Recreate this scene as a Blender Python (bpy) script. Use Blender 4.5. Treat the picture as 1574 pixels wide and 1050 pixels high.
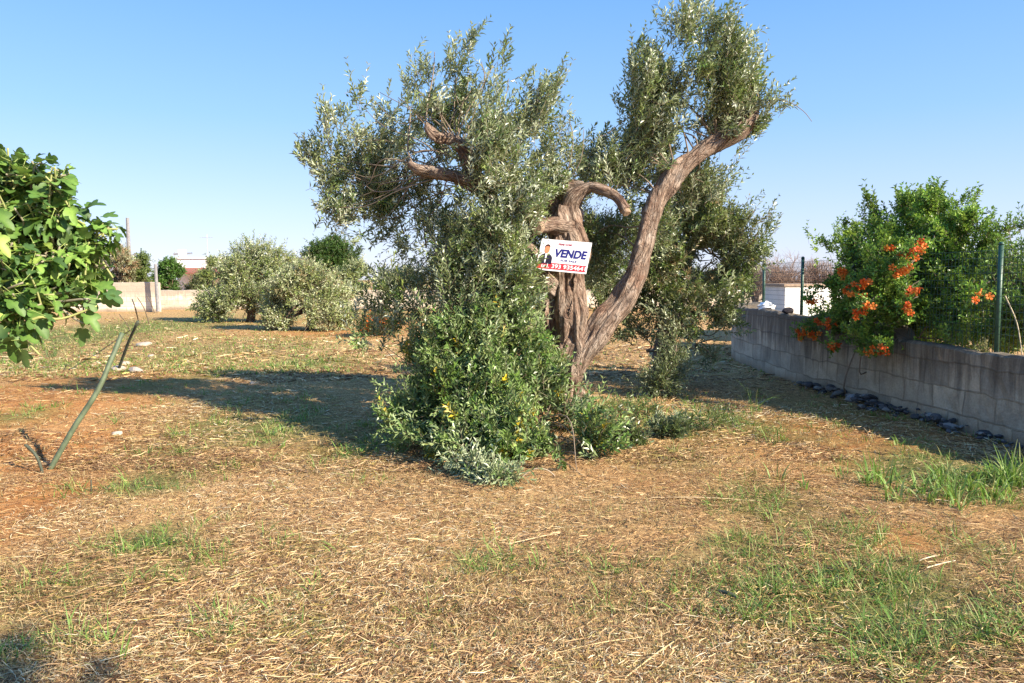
import bpy, bmesh, math, random
import numpy as np
from mathutils import Vector, Matrix

for _o in list(bpy.data.objects):
    bpy.data.objects.remove(_o, do_unlink=True)
scene = bpy.context.scene
COL = scene.collection

# ------------------------------------------------------------------ camera
FPX = 1212.0                       # focal length in pixels of the 1574 px wide photograph
W0, H0 = 1574.0, 1050.0
CAM_H = 1.6
HORIZON = 430.0
PITCH = math.atan((H0 / 2 - HORIZON) / FPX)
cam_data = bpy.data.cameras.new('camera')
cam_data.sensor_width = 36.0
cam_data.lens = 36.0 * FPX / W0
cam_data.clip_start = 0.05
cam_data.clip_end = 3000.0
cam = bpy.data.objects.new('camera', cam_data)
COL.objects.link(cam)
cam.location = (0, 0, CAM_H)
cam.rotation_euler = (math.pi / 2 - PITCH, 0, 0)
scene.camera = cam

# ------------------------------------------------------------------ light
SUN_TO = Vector((1.5, -0.92, 1.0)).normalized()        # direction towards the sun
SUN_EL = math.asin(SUN_TO.z)
SUN_AZ = math.atan2(SUN_TO.x, SUN_TO.y)                # clockwise from +Y
world = bpy.data.worlds.new('World')
scene.world = world
world.use_nodes = True
wn, wl = world.node_tree.nodes, world.node_tree.links
for n in list(wn):
    wn.remove(n)
w_out = wn.new('ShaderNodeOutputWorld')
w_bg = wn.new('ShaderNodeBackground')
w_sky = wn.new('ShaderNodeTexSky')
w_sky.sky_type = 'NISHITA'
w_sky.sun_disc = False
w_sky.sun_elevation = SUN_EL
w_sky.sun_rotation = SUN_AZ
w_sky.altitude = 0
w_sky.air_density = 1.0
w_sky.dust_density = 0.3
w_sky.ozone_density = 3.5
w_bg.inputs['Strength'].default_value = 0.13
w_mix = wn.new('ShaderNodeMix'); w_mix.data_type = 'RGBA'; w_mix.blend_type = 'MULTIPLY'
w_mix.inputs[0].default_value = 1.0
w_mix.inputs[7].default_value = (0.98, 0.97, 1.10, 1)
wl.new(w_sky.outputs[0], w_mix.inputs[6])
# the clear-day gradient of the air, by elevation, blended with the physical sky
w_tc = wn.new('ShaderNodeTexCoord')
w_sep = wn.new('ShaderNodeSeparateXYZ')
wl.new(w_tc.outputs['Generated'], w_sep.inputs[0])
w_rmp = wn.new('ShaderNodeValToRGB')
_cr = w_rmp.color_ramp
_cr.elements[0].position = 0.0; _cr.elements[0].color = (.37, .385, .50, 1)
_cr.elements[1].position = 1.0; _cr.elements[1].color = (.05, .17, .42, 1)
for _p, _c in ((.08, (.295, .365, .515)), (.19, (.170, .310, .50)), (.33, (.098, .245, .50))):
    _e = _cr.elements.new(_p); _e.color = (*_c, 1)
wl.new(w_sep.outputs[2], w_rmp.inputs[0])
w_sc = wn.new('ShaderNodeVectorMath'); w_sc.operation = 'SCALE'; w_sc.inputs['Scale'].default_value = 0.80 / 0.13
wl.new(w_rmp.outputs[0], w_sc.inputs[0])
w_m2 = wn.new('ShaderNodeMix'); w_m2.data_type = 'RGBA'; w_m2.inputs[0].default_value = 0.8
wl.new(w_mix.outputs[2], w_m2.inputs[6]); wl.new(w_sc.outputs[0], w_m2.inputs[7])
wl.new(w_m2.outputs[2], w_bg.inputs[0])
wl.new(w_bg.outputs[0], w_out.inputs[0])

sun_data = bpy.data.lights.new('sun', 'SUN')
sun_data.energy = 5.0
sun_data.angle = math.radians(0.5)
sun_data.color = (1.0, 0.88, 0.70)
sun = bpy.data.objects.new('sun', sun_data)
COL.objects.link(sun)
sun.location = (20, -12, 14)
sun.rotation_euler = SUN_TO.to_track_quat('Z', 'Y').to_euler()

scene.view_settings.view_transform = 'Standard'
scene.view_settings.look = 'None'
scene.view_settings.exposure = 1.27
scene.view_settings.gamma = 1.0
scene.cycles.max_bounces = 6
scene.cycles.diffuse_bounces = 3
scene.cycles.transparent_max_bounces = 8

# ------------------------------------------------------------------ helpers
CP, SP = math.cos(PITCH), math.sin(PITCH)


def ray(px, py):
    x = (px - W0 / 2) / FPX
    y = (H0 / 2 - py) / FPX
    return Vector((x, CP + y * SP, -SP + y * CP))


def at(px, py, d):
    """the world point d metres ahead of the camera that the pixel shows"""
    r = ray(px, py)
    return Vector((0, 0, CAM_H)) + r * (d / r.y)


_rg = np.random.default_rng(11)
_wv = [(_rg.uniform(0, 2 * math.pi), _rg.uniform(0, 6.28), f, a) for f, a in
       [(0.5, .03), (0.8, .02), (1.3, .015), (2.1, .010), (3.3, .007), (5.2, .005), (7.9, .004), (12., .003), (17., .002), (9.3, .003), (0.13, .05)]]


def gh(x, y):
    """height of the ground"""
    x = np.asarray(x, float); y = np.asarray(y, float)
    h = np.zeros(np.broadcast(x, y).shape)
    for a, p, f, amp in _wv:
        h = h + amp * np.sin((x * math.cos(a) + y * math.sin(a)) * f + p)
    h = h * np.clip(1.4 - np.abs(y) / 60, 0.2, 1)
    h = h + 0.22 * np.exp(-(((x + 6.3) / 1.9) ** 2 + ((y - 8.2) / 3.2) ** 2))
    h = h + 0.10 * np.exp(-(((x - 0.5) / 1.2) ** 2 + ((y - 9.0) / 1.1) ** 2))
    return h


def g(x, y):
    return float(gh(x, y))


def on_ground(px, py):
    r = ray(px, py)
    t = -CAM_H / r.z
    for _ in range(6):
        p = Vector((0, 0, CAM_H)) + r * t
        t = (g(p.x, p.y) - CAM_H) / r.z
    p = Vector((0, 0, CAM_H)) + r * t
    return p


def tag(o, label=None, cat=None, group=None, kind=None):
    if label: o['label'] = label
    if cat: o['category'] = cat
    if group: o['group'] = group
    if kind: o['kind'] = kind
    return o


def empty(name, loc, label, cat, group=None, rz=0):
    o = bpy.data.objects.new(name, None)
    COL.objects.link(o)
    o.location = loc
    o.rotation_euler = (0, 0, rz)
    o.empty_display_size = 0.2
    return tag(o, label, cat, group)


class MB:
    """collects quads, tris and tubes as arrays; build() makes ONE mesh object"""
    def __init__(self):
        self.v, self.q, self.t, self.c = [], [], [], []
        self.qm, self.tm = [], []
        self.n = 0

    def add(self, v, quads=None, tris=None, col=(1, 1, 1), mat=0):
        v = np.asarray(v, float).reshape(-1, 3)
        c = np.asarray(col, float)
        if c.ndim == 1:
            c = np.tile(c, (len(v), 1))
        self.v.append(v); self.c.append(c)
        if quads is not None and len(quads):
            q = np.asarray(quads, int).reshape(-1, 4) + self.n
            self.q.append(q); self.qm.append(np.full(len(q), mat))
        if tris is not None and len(tris):
            t = np.asarray(tris, int).reshape(-1, 3) + self.n
            self.t.append(t); self.tm.append(np.full(len(t), mat))
        self.n += len(v)
        return self

    def box(self, x0, x1, y0, y1, z0, z1, col=(1, 1, 1), mat=0):
        v = [(x0, y0, z0), (x1, y0, z0), (x1, y1, z0), (x0, y1, z0), (x0, y0, z1), (x1, y0, z1), (x1, y1, z1), (x0, y1, z1)]
        return self.add(v, [(0, 3, 2, 1), (4, 5, 6, 7), (0, 1, 5, 4), (1, 2, 6, 5), (2, 3, 7, 6), (3, 0, 4, 7)], col=col, mat=mat)

    def tube(self, pts, rad, sides=8, col=(1, 1, 1), mat=0, rough=0.0, ridges=0, seed=0, cap=True, smooth=0):
        P = np.asarray(pts, float); R = np.asarray(rad, float)
        if R.ndim == 0: R = np.full(len(P), float(R))
        if smooth:
            P, R = catmull(P, R, smooth)
        n = len(P)
        T = np.gradient(P, axis=0)
        T /= np.linalg.norm(T, axis=1)[:, None] + 1e-9
        up = np.array([0.31, 0.92, 0.22])
        N = np.zeros_like(P)
        a = np.cross(T[0], up); a /= np.linalg.norm(a) + 1e-9
        N[0] = a
        for i in range(1, n):
            a = N[i - 1] - T[i] * np.dot(N[i - 1], T[i])
            N[i] = a / (np.linalg.norm(a) + 1e-9)
        B = np.cross(T, N)
        th = np.linspace(0, 2 * math.pi, sides, endpoint=False)
        rr = R[:, None] * np.ones((1, sides))
        if rough:
            rs = np.random.default_rng(seed)
            L = np.concatenate([[0], np.cumsum(np.linalg.norm(np.diff(P, axis=0), axis=1))])[:, None]
            t2 = th[None, :]
            m = 0
            for k in range(9):
                kk = rs.integers(1, 4 + ridges)
                m = m + (1.0 / (kk ** 0.6)) * np.sin(kk * t2 + rs.uniform(-3, 3) * L + rs.uniform(0, 6.3) + 0.8 * np.sin(rs.uniform(2, 6) * L + rs.uniform(0, 6)))
            m = m + 0.8 * np.sin(L * rs.uniform(9, 13) + 2 * np.sin(t2 + rs.uniform(0, 6)))
            rr = rr * (1 + rough * m / 2.2)
        V = P[:, None, :] + rr[:, :, None] * (np.cos(th)[None, :, None] * N[:, None, :] + np.sin(th)[None, :, None] * B[:, None, :])
        V = V.reshape(-1, 3)
        i = np.arange(n - 1)[:, None] * sides
        j = np.arange(sides)[None, :]
        j2 = (j + 1) % sides
        Q = np.stack([i + j, i + j2, i + sides + j2, i + sides + j], -1).reshape(-1, 4)
        tris = None
        if cap:
            V = np.vstack([V, P[0], P[-1]])
            k0, k1 = n * sides, n * sides + 1
            tris = [(k0, (j_ + 1) % sides, j_) for j_ in range(sides)] + [(k1, (n - 1) * sides + j_, (n - 1) * sides + (j_ + 1) % sides) for j_ in range(sides)]
        return self.add(V, Q, tris, col=col, mat=mat)

    def build(self, name, mats, parent=None, smooth=False, origin=None):
        me = bpy.data.meshes.new(name)
        V = np.concatenate(self.v); C = np.concatenate(self.c)
        if origin is not None:
            V = V - np.asarray(origin, float)
        Q = np.concatenate(self.q) if self.q else np.zeros((0, 4), int)
        T = np.concatenate(self.t) if self.t else np.zeros((0, 3), int)
        qm = np.concatenate(self.qm) if self.q else np.zeros(0, int)
        tm = np.concatenate(self.tm) if self.t else np.zeros(0, int)
        me.vertices.add(len(V)); me.vertices.foreach_set('co', V.astype(np.float32).ravel())
        nl = Q.size + T.size
        me.loops.add(nl)
        me.loops.foreach_set('vertex_index', np.concatenate([Q.ravel(), T.ravel()]).astype(np.int32))
        me.polygons.add(len(Q) + len(T))
        st = np.concatenate([np.arange(len(Q)) * 4, Q.size + np.arange(len(T)) * 3]).astype(np.int32)
        me.polygons.foreach_set('loop_start', st)
        me.polygons.foreach_set('material_index', np.concatenate([qm, tm]).astype(np.int32))
        me.polygons.foreach_set('use_smooth', np.full(len(Q) + len(T), smooth))
        me.update(calc_edges=True)
        at_ = me.attributes.new('col', 'FLOAT_COLOR', 'POINT')
        at_.data.foreach_set('color', np.hstack([C, np.ones((len(C), 1))]).astype(np.float32).ravel())
        for m in (mats if isinstance(mats, (list, tuple)) else [mats]):
            me.materials.append(m)
        me.validate()
        o = bpy.data.objects.new(name, me)
        COL.objects.link(o)
        if parent is not None:
            o.parent = parent
        elif origin is not None:
            o.location = origin
        return o


def catmull(P, R, k):
    n = len(P)
    Pe = np.vstack([2 * P[0] - P[1], P, 2 * P[-1] - P[-2]])
    Re = np.concatenate([[R[0]], R, [R[-1]]])
    op, orr = [], []
    for i in range(n - 1):
        for s in range(k):
            t = s / k
            p0, p1, p2, p3 = Pe[i], Pe[i + 1], Pe[i + 2], Pe[i + 3]
            op.append(0.5 * (2 * p1 + (p2 - p0) * t + (2 * p0 - 5 * p1 + 4 * p2 - p3) * t * t + (3 * p1 - p0 - 3 * p2 + p3) * t ** 3))
            orr.append(Re[i + 1] * (1 - t) + Re[i + 2] * t)
    op.append(P[-1]); orr.append(R[-1])
    return np.array(op), np.array(orr)


def unit(a):
    return a / (np.linalg.norm(a, axis=-1, keepdims=True) + 1e-9)


def void_noise(P, scale, seed):
    r = np.random.default_rng(seed)
    s = 0
    for k in range(6):
        d = unit(r.normal(size=3)) * scale * r.uniform(.6, 1.8)
        s = s + np.sin(P @ d + r.uniform(0, 6.3))
    return s / 2.4


# ------------------------------------------------------------------ materials
def nmat(name):
    m = bpy.data.materials.new(name)
    m.use_nodes = True
    nt = m.node_tree
    for n in list(nt.nodes):
        nt.nodes.remove(n)
    out = nt.nodes.new('ShaderNodeOutputMaterial')
    b = nt.nodes.new('ShaderNodeBsdfPrincipled')
    nt.links.new(b.outputs[0], out.inputs[0])
    return m, nt, b, out


def noise(nt, vec, scale, detail=4, rough=0.6, dist=0.0):
    n = nt.nodes.new('ShaderNodeTexNoise')
    n.inputs['Scale'].default_value = scale
    n.inputs['Detail'].default_value = detail
    n.inputs['Roughness'].default_value = rough
    n.inputs['Distortion'].default_value = dist
    if vec is not None: nt.links.new(vec, n.inputs['Vector'])
    return n.outputs['Fac']


def ramp(nt, fac, stops):
    r = nt.nodes.new('ShaderNodeValToRGB')
    cr = r.color_ramp
    while len(cr.elements) > 1: cr.elements.remove(cr.elements[-1])
    cr.elements[0].position = stops[0][0]
    cr.elements[0].color = (*stops[0][1], 1)
    for p, c in stops[1:]:
        e = cr.elements.new(p); e.color = (*c, 1)
    nt.links.new(fac, r.inputs[0])
    return r.outputs[0]


def mixc(nt, fac, a, b, mode='MIX'):
    n = nt.nodes.new('ShaderNodeMix')
    n.data_type = 'RGBA'; n.blend_type = mode
    for i, v in ((0, fac), (6, a), (7, b)):
        if hasattr(v, 'is_output') or isinstance(v, bpy.types.NodeSocket):
            nt.links.new(v, n.inputs[i])
        elif isinstance(v, (int, float)):
            n.inputs[i].default_value = v
        else:
            n.inputs[i].default_value = (*v, 1)
    return n.outputs[2]


def coord(nt, kind='Object', scale=(1, 1, 1)):
    tc = nt.nodes.new('ShaderNodeTexCoord')
    mp = nt.nodes.new('ShaderNodeMapping')
    mp.inputs['Scale'].default_value = scale
    nt.links.new(tc.outputs[kind], mp.inputs[0])
    return mp.outputs[0]


def attr(nt, name='col'):
    a = nt.nodes.new('ShaderNodeAttribute'); a.attribute_name = name
    return a.outputs['Color']


def bump(nt, b, h, strength=0.5, dist=0.02):
    n = nt.nodes.new('ShaderNodeBump')
    n.inputs['Strength'].default_value = strength
    n.inputs['Distance'].default_value = dist
    nt.links.new(h, n.inputs['Height'])
    nt.links.new(n.outputs[0], b.inputs['Normal'])


def leaf_material(name, under, rough=0.45, transl=0.3, under_mix=0.75, spec=0.5):
    """two-sided leaf: upper side takes its own 'col', lower side the paler 'under' colour; lets some light through"""
    m, nt, b, out = nmat(name)
    nf_ = noise(nt, coord(nt), 38, 4, .7)
    c = mixc(nt, .8, attr(nt), ramp(nt, nf_, [(.25, (.78, .76, .8)), (.5, (1.05, 1.05, 1.05)), (.72, (1.35, 1.28, 1.15))]), 'MULTIPLY')
    geo = nt.nodes.new('ShaderNodeNewGeometry')
    mul = nt.nodes.new('ShaderNodeMath'); mul.operation = 'MULTIPLY'
    mul.inputs[1].default_value = under_mix
    nt.links.new(geo.outputs['Backfacing'], mul.inputs[0])
    cc = mixc(nt, mul.outputs[0], c, under)
    nt.links.new(cc, b.inputs['Base Color'])
    b.inputs['Roughness'].default_value = rough
    b.inputs['Specular IOR Level'].default_value = spec
    tr = nt.nodes.new('ShaderNodeBsdfTranslucent')
    tc = mixc(nt, 0.5, c, (0.30, 0.42, 0.06), 'MIX')
    nt.links.new(tc, tr.inputs[0])
    mx = nt.nodes.new('ShaderNodeMixShader')
    mx.inputs[0].default_value = transl
    nt.links.new(b.outputs[0], mx.inputs[1]); nt.links.new(tr.outputs[0], mx.inputs[2])
    nt.links.new(mx.outputs[0], out.inputs[0])
    return m


M = {}
M['olive_leaf'] = leaf_material('olive leaf', (0.40, 0.45, 0.28), 0.36, 0.16, 0.65, 0.6)
M['shoot_leaf'] = leaf_material('young olive leaf', (0.32, 0.39, 0.20), 0.38, 0.16, 0.6, 0.6)
M['fig_leaf'] = leaf_material('fig leaf', (0.14, 0.22, 0.07), 0.5, 0.28, 0.7, 0.35)
M['green_leaf'] = leaf_material('green leaf', (0.12, 0.19, 0.06), 0.42, 0.3, 0.5, 0.5)
M['petal'] = leaf_material('orange petal', (0.75, 0.16, 0.03), 0.6, 0.25, 0.6, 0.3)
M['grass'] = leaf_material('grass blade', (0.15, 0.22, 0.08), 0.5, 0.3, 0.3, 0.3)


def plain_attr(name, rough=0.8, spec=0.3):
    m, nt, b, out = nmat(name)
    f = noise(nt, coord(nt), 30, 3)
    c = mixc(nt, 0.35, attr(nt), ramp(nt, f, [(0.3, (0.5, 0.5, 0.5)), (0.7, (1.3, 1.3, 1.3))]), 'MULTIPLY')
    nt.links.new(c, b.inputs['Base Color'])
    b.inputs['Roughness'].default_value = rough
    b.inputs['Specular IOR Level'].default_value = spec
    return m


M['straw'] = plain_attr('straw', 0.75, 0.25)
M['twig'] = plain_attr('twig bark', 0.85, 0.2)
M['stone'] = plain_attr('field stone', 0.9, 0.2)


def bark_material(name, dark, mid, light, bstr=1.0, aligned=False):
    """furrows run along the limb: 'along' holds (around, around, length) coordinates"""
    m, nt, b, out = nmat(name)
    if aligned:
        a = nt.nodes.new('ShaderNodeAttribute'); a.attribute_name = 'along'
        mp = nt.nodes.new('ShaderNodeMapping'); mp.inputs['Scale'].default_value = (1, 1, 0.22)
        nt.links.new(a.outputs['Vector'], mp.inputs[0]); v = mp.outputs[0]
        mp3 = nt.nodes.new('ShaderNodeMapping'); mp3.inputs['Scale'].default_value = (1, 1, 0.5)
        nt.links.new(a.outputs['Vector'], mp3.inputs[0]); v3 = mp3.outputs[0]
    else:
        v = coord(nt, 'Object', (1, 1, .25)); v3 = coord(nt, 'Object', (1, 1, .5))
    f1 = noise(nt, v, 30, 7, 0.75, 0.5)
    f3 = noise(nt, v3, 75, 5, 0.75, 0.3)
    f2 = noise(nt, coord(nt), 4.5, 4, 0.6, 0.5)
    vor = nt.nodes.new('ShaderNodeTexVoronoi')
    vor.feature = 'DISTANCE_TO_EDGE'
    vor.inputs['Scale'].default_value = 26
    dv = nt.nodes.new('ShaderNodeVectorMath'); dv.operation = 'ADD'
    nz = nt.nodes.new('ShaderNodeTexNoise'); nz.inputs['Scale'].default_value = 9
    sc = nt.nodes.new('ShaderNodeVectorMath'); sc.operation = 'SCALE'; sc.inputs['Scale'].default_value = 0.16
    nt.links.new(v, nz.inputs['Vector']); nt.links.new(nz.outputs['Color'], sc.inputs[0])
    nt.links.new(v, dv.inputs[0]); nt.links.new(sc.outputs[0], dv.inputs[1])
    nt.links.new(dv.outputs[0], vor.inputs['Vector'])
    crack = ramp(nt, vor.outputs['Distance'], [(0.0, (0, 0, 0)), (0.12, (1, 1, 1))])
    c1 = ramp(nt, f1, [(0.30, dark), (0.48, mid), (0.70, light)])
    c1 = mixc(nt, 0.6, c1, ramp(nt, f3, [(0.3, (0.6, 0.58, 0.56)), (0.7, (1.35, 1.33, 1.3))]), 'MULTIPLY')
    c2 = mixc(nt, 1.0, c1, ramp(nt, f2, [(0.32, (0.70, 0.55, 0.48)), (0.5, (1.0, .93, .86)), (0.7, (1.15, 1.18, 1.18))]), 'MULTIPLY')
    c3 = mixc(nt, crack, mixc(nt, 0.5, c2, dark), c2)
    nt.links.new(c3, b.inputs['Base Color'])
    b.inputs['Roughness'].default_value = 0.9
    b.inputs['Specular IOR Level'].default_value = 0.15
    ad = nt.nodes.new('ShaderNodeMath'); ad.operation = 'MULTIPLY_ADD'
    ad.inputs[1].default_value = 0.35
    nt.links.new(crack, ad.inputs[0]); nt.links.new(f1, ad.inputs[2])
    ad2 = nt.nodes.new('ShaderNodeMath'); ad2.operation = 'MULTIPLY_ADD'; ad2.inputs[1].default_value = .5
    nt.links.new(f3, ad2.inputs[0]); nt.links.new(ad.outputs[0], ad2.inputs[2])
    bump(nt, b, ad2.outputs[0], bstr, 0.03)
    return m


M['bark'] = bark_material('olive bark', (0.065, 0.044, 0.036), (0.27, 0.205, 0.168), (0.58, 0.50, 0.43), 1.0, True)
M['old_bark'] = bark_material('weathered bark', (0.05, 0.04, 0.03), (0.17, 0.13, 0.10), (0.3, 0.25, 0.2))


def simple(name, col, rough=0.7, var=0.2, scale=8.0, spec=0.3, metallic=0.0, bstr=0.0):
    m, nt, b, out = nmat(name)
    f = noise(nt, coord(nt), scale, 5, 0.65)
    lo = tuple(c * (1 - var) for c in col); hi = tuple(min(1, c * (1 + var)) for c in col)
    nt.links.new(ramp(nt, f, [(0.3, lo), (0.7, hi)]), b.inputs['Base Color'])
    b.inputs['Roughness'].default_value = rough
    b.inputs['Specular IOR Level'].default_value = spec
    b.inputs['Metallic'].default_value = metallic
    if bstr: bump(nt, b, f, bstr, 0.02)
    return m


M['post_green'] = simple('green painted post', (0.03, 0.085, 0.06), 0.45, 0.35, 12, 0.5)
M['pole_green'] = simple('faded green pole', (0.10, 0.13, 0.075), 0.6, 0.35, 9, 0.4, bstr=0.3)
M['pole_dark'] = simple('dark weathered pole', (0.06, 0.07, 0.05), 0.7, 0.4, 12, 0.3, bstr=0.4)
M['rod'] = simple('rusty rod', (0.12, 0.09, 0.06), 0.8, 0.3, 14, 0.3)
M['wire'] = simple('green coated wire', (0.035, 0.075, 0.06), 0.5, 0.2, 4, 0.4)
M['cut_wood'] = simple('sawn wood', (0.30, 0.21, 0.145), 0.85, 0.25, 26, 0.2, bstr=0.5)
M['grey_wood'] = simple('grey wooden post', (0.24, 0.235, 0.24), 0.9, 0.3, 10, 0.2, bstr=0.4)
M['sign_white'] = simple('sign board white', (0.86, 0.84, 0.84), 0.45, 0.05, 5, 0.5)
M['sign_navy'] = simple('sign navy print', (0.018, 0.018, 0.16), 0.5, 0.1, 5, 0.4)
M['sign_red'] = simple('sign red print', (0.62, 0.03, 0.04), 0.5, 0.1, 5, 0.4)
M['sign_maroon'] = simple('sign maroon print', (0.32, 0.05, 0.08), 0.5, 0.1, 5, 0.4)
M['sign_skin'] = simple('printed skin tone', (0.62, 0.22, 0.11), 0.5, 0.1, 5, 0.4)
M['sign_suit'] = simple('printed dark suit', (0.02, 0.015, 0.035), 0.5, 0.1, 5, 0.4)
M['sign_hair'] = simple('printed dark hair', (0.06, 0.02, 0.015), 0.5, 0.1, 5, 0.4)
M['sign_green'] = simple('printed green leaf', (0.05, 0.16, 0.05), 0.5, 0.1, 5, 0.4)
M['sign_pink'] = simple('printed pale pink', (0.85, 0.55, 0.5), 0.5, 0.05, 5, 0.4)
M['cord'] = simple('tying wire', (0.12, 0.11, 0.1), 0.6, 0.2, 5, 0.3)
M['house_white'] = simple('whitewashed render', (0.80, 0.79, 0.76), 0.85, 0.06, 1.2, 0.2, bstr=0.1)
M['awning'] = simple('rust red roof tiles', (0.28, 0.11, 0.08), 0.8, 0.3, 5, 0.2)
M['glass_dark'] = simple('dark window', (0.02, 0.025, 0.03), 0.15, 0.2, 2, 0.6)
M['coping'] = simple('brown coping stones', (0.36, 0.27, 0.2), 0.9, 0.25, 8, 0.2)
M['bag'] = simple('white plastic bag', (0.82, 0.83, 0.86), 0.4, 0.05, 8, 0.5)
M['metal_grey'] = simple('grey metal', (0.42, 0.42, 0.43), 0.5, 0.15, 8, 0.5, 0.5)


def ground_material():
    m, nt, b, out = nmat('dry field ground')
    P = coord(nt, 'Object')
    a = nt.nodes.new('ShaderNodeAttribute'); a.attribute_name = 'col'      # r: bare soil share, g: grass share
    sep = nt.nodes.new('ShaderNodeSeparateColor')
    nt.links.new(a.outputs['Color'], sep.inputs[0])
    n_fine = noise(nt, P, 42, 6, 0.75, 0.4)
    n_mid = noise(nt, P, 7, 6, 0.7, 0.3)
    n_big = noise(nt, P, 0.9, 5, 0.6)
    Ps = coord(nt, 'Object', (9, 60, 20))
    n_st = noise(nt, Ps, 1.0, 4, 0.7, 1.2)
    Ps2 = coord(nt, 'Object', (50, 12, 20))
    n_st2 = noise(nt, Ps2, 1.0, 4, 0.7, 1.5)
    soil = ramp(nt, n_mid, [(0.25, (0.26, 0.105, 0.036)), (0.5, (0.50, 0.235, 0.085)), (0.75, (0.64, 0.35, 0.15))])
    soil = mixc(nt, 1.0, soil, ramp(nt, n_fine, [(0.3, (0.6, 0.58, 0.55)), (0.62, (1.2, 1.2, 1.2))]), 'MULTIPLY')
    litter = ramp(nt, n_fine, [(0.28, (0.09, 0.05, 0.028)), (0.43, (0.34, 0.215, 0.115)), (0.58, (0.60, 0.415, 0.21)), (0.76, (0.74, 0.58, 0.34))])
    litter = mixc(nt, 0.8, litter, ramp(nt, n_st, [(0.3, (0.55, 0.5, 0.46)), (0.65, (1.4, 1.32, 1.2))]), 'MULTIPLY')
    litter = mixc(nt, 0.6, litter, ramp(nt, n_st2, [(0.3, (0.6, 0.55, 0.5)), (0.65, (1.3, 1.25, 1.15))]), 'MULTIPLY')
    grassy = ramp(nt, n_fine, [(0.3, (0.055, 0.062, 0.022)), (0.5, (0.17, 0.17, 0.055)), (0.72, (0.36, 0.32, 0.12))])
    mp = nt.nodes.new('ShaderNodeMath'); mp.operation = 'MULTIPLY_ADD'; mp.inputs[1].default_value = 2.0; mp.use_clamp = True
    o1 = nt.nodes.new('ShaderNodeMath'); o1.operation = 'SUBTRACT'; o1.inputs[1].default_value = 0.52
    nt.links.new(n_big, o1.inputs[0])
    nt.links.new(sep.outputs[0], mp.inputs[0]); nt.links.new(o1.outputs[0], mp.inputs[2])
    c = mixc(nt, mp.outputs[0], litter, soil)
    mg = nt.nodes.new('ShaderNodeMath'); mg.operation = 'MULTIPLY_ADD'; mg.inputs[1].default_value = 1.3; mg.use_clamp = True
    o2 = nt.nodes.new('ShaderNodeMath'); o2.operation = 'SUBTRACT'; o2.inputs[1].default_value = 0.55
    nt.links.new(n_mid, o2.inputs[0])
    nt.links.new(sep.outputs[1], mg.inputs[0]); nt.links.new(o2.outputs[0], mg.inputs[2])
    c = mixc(nt, mg.outputs[0], c, grassy)
    nt.links.new(c, b.inputs['Base Color'])
    b.inputs['Roughness'].default_value = 0.95
    b.inputs['Specular IOR Level'].default_value = 0.1
    s = nt.nodes.new('ShaderNodeMath'); s.operation = 'ADD'
    nt.links.new(n_fine, s.inputs[0]); nt.links.new(n_st, s.inputs[1])
    bump(nt, b, s.outputs[0], 0.8, 0.03)
    return m


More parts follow.
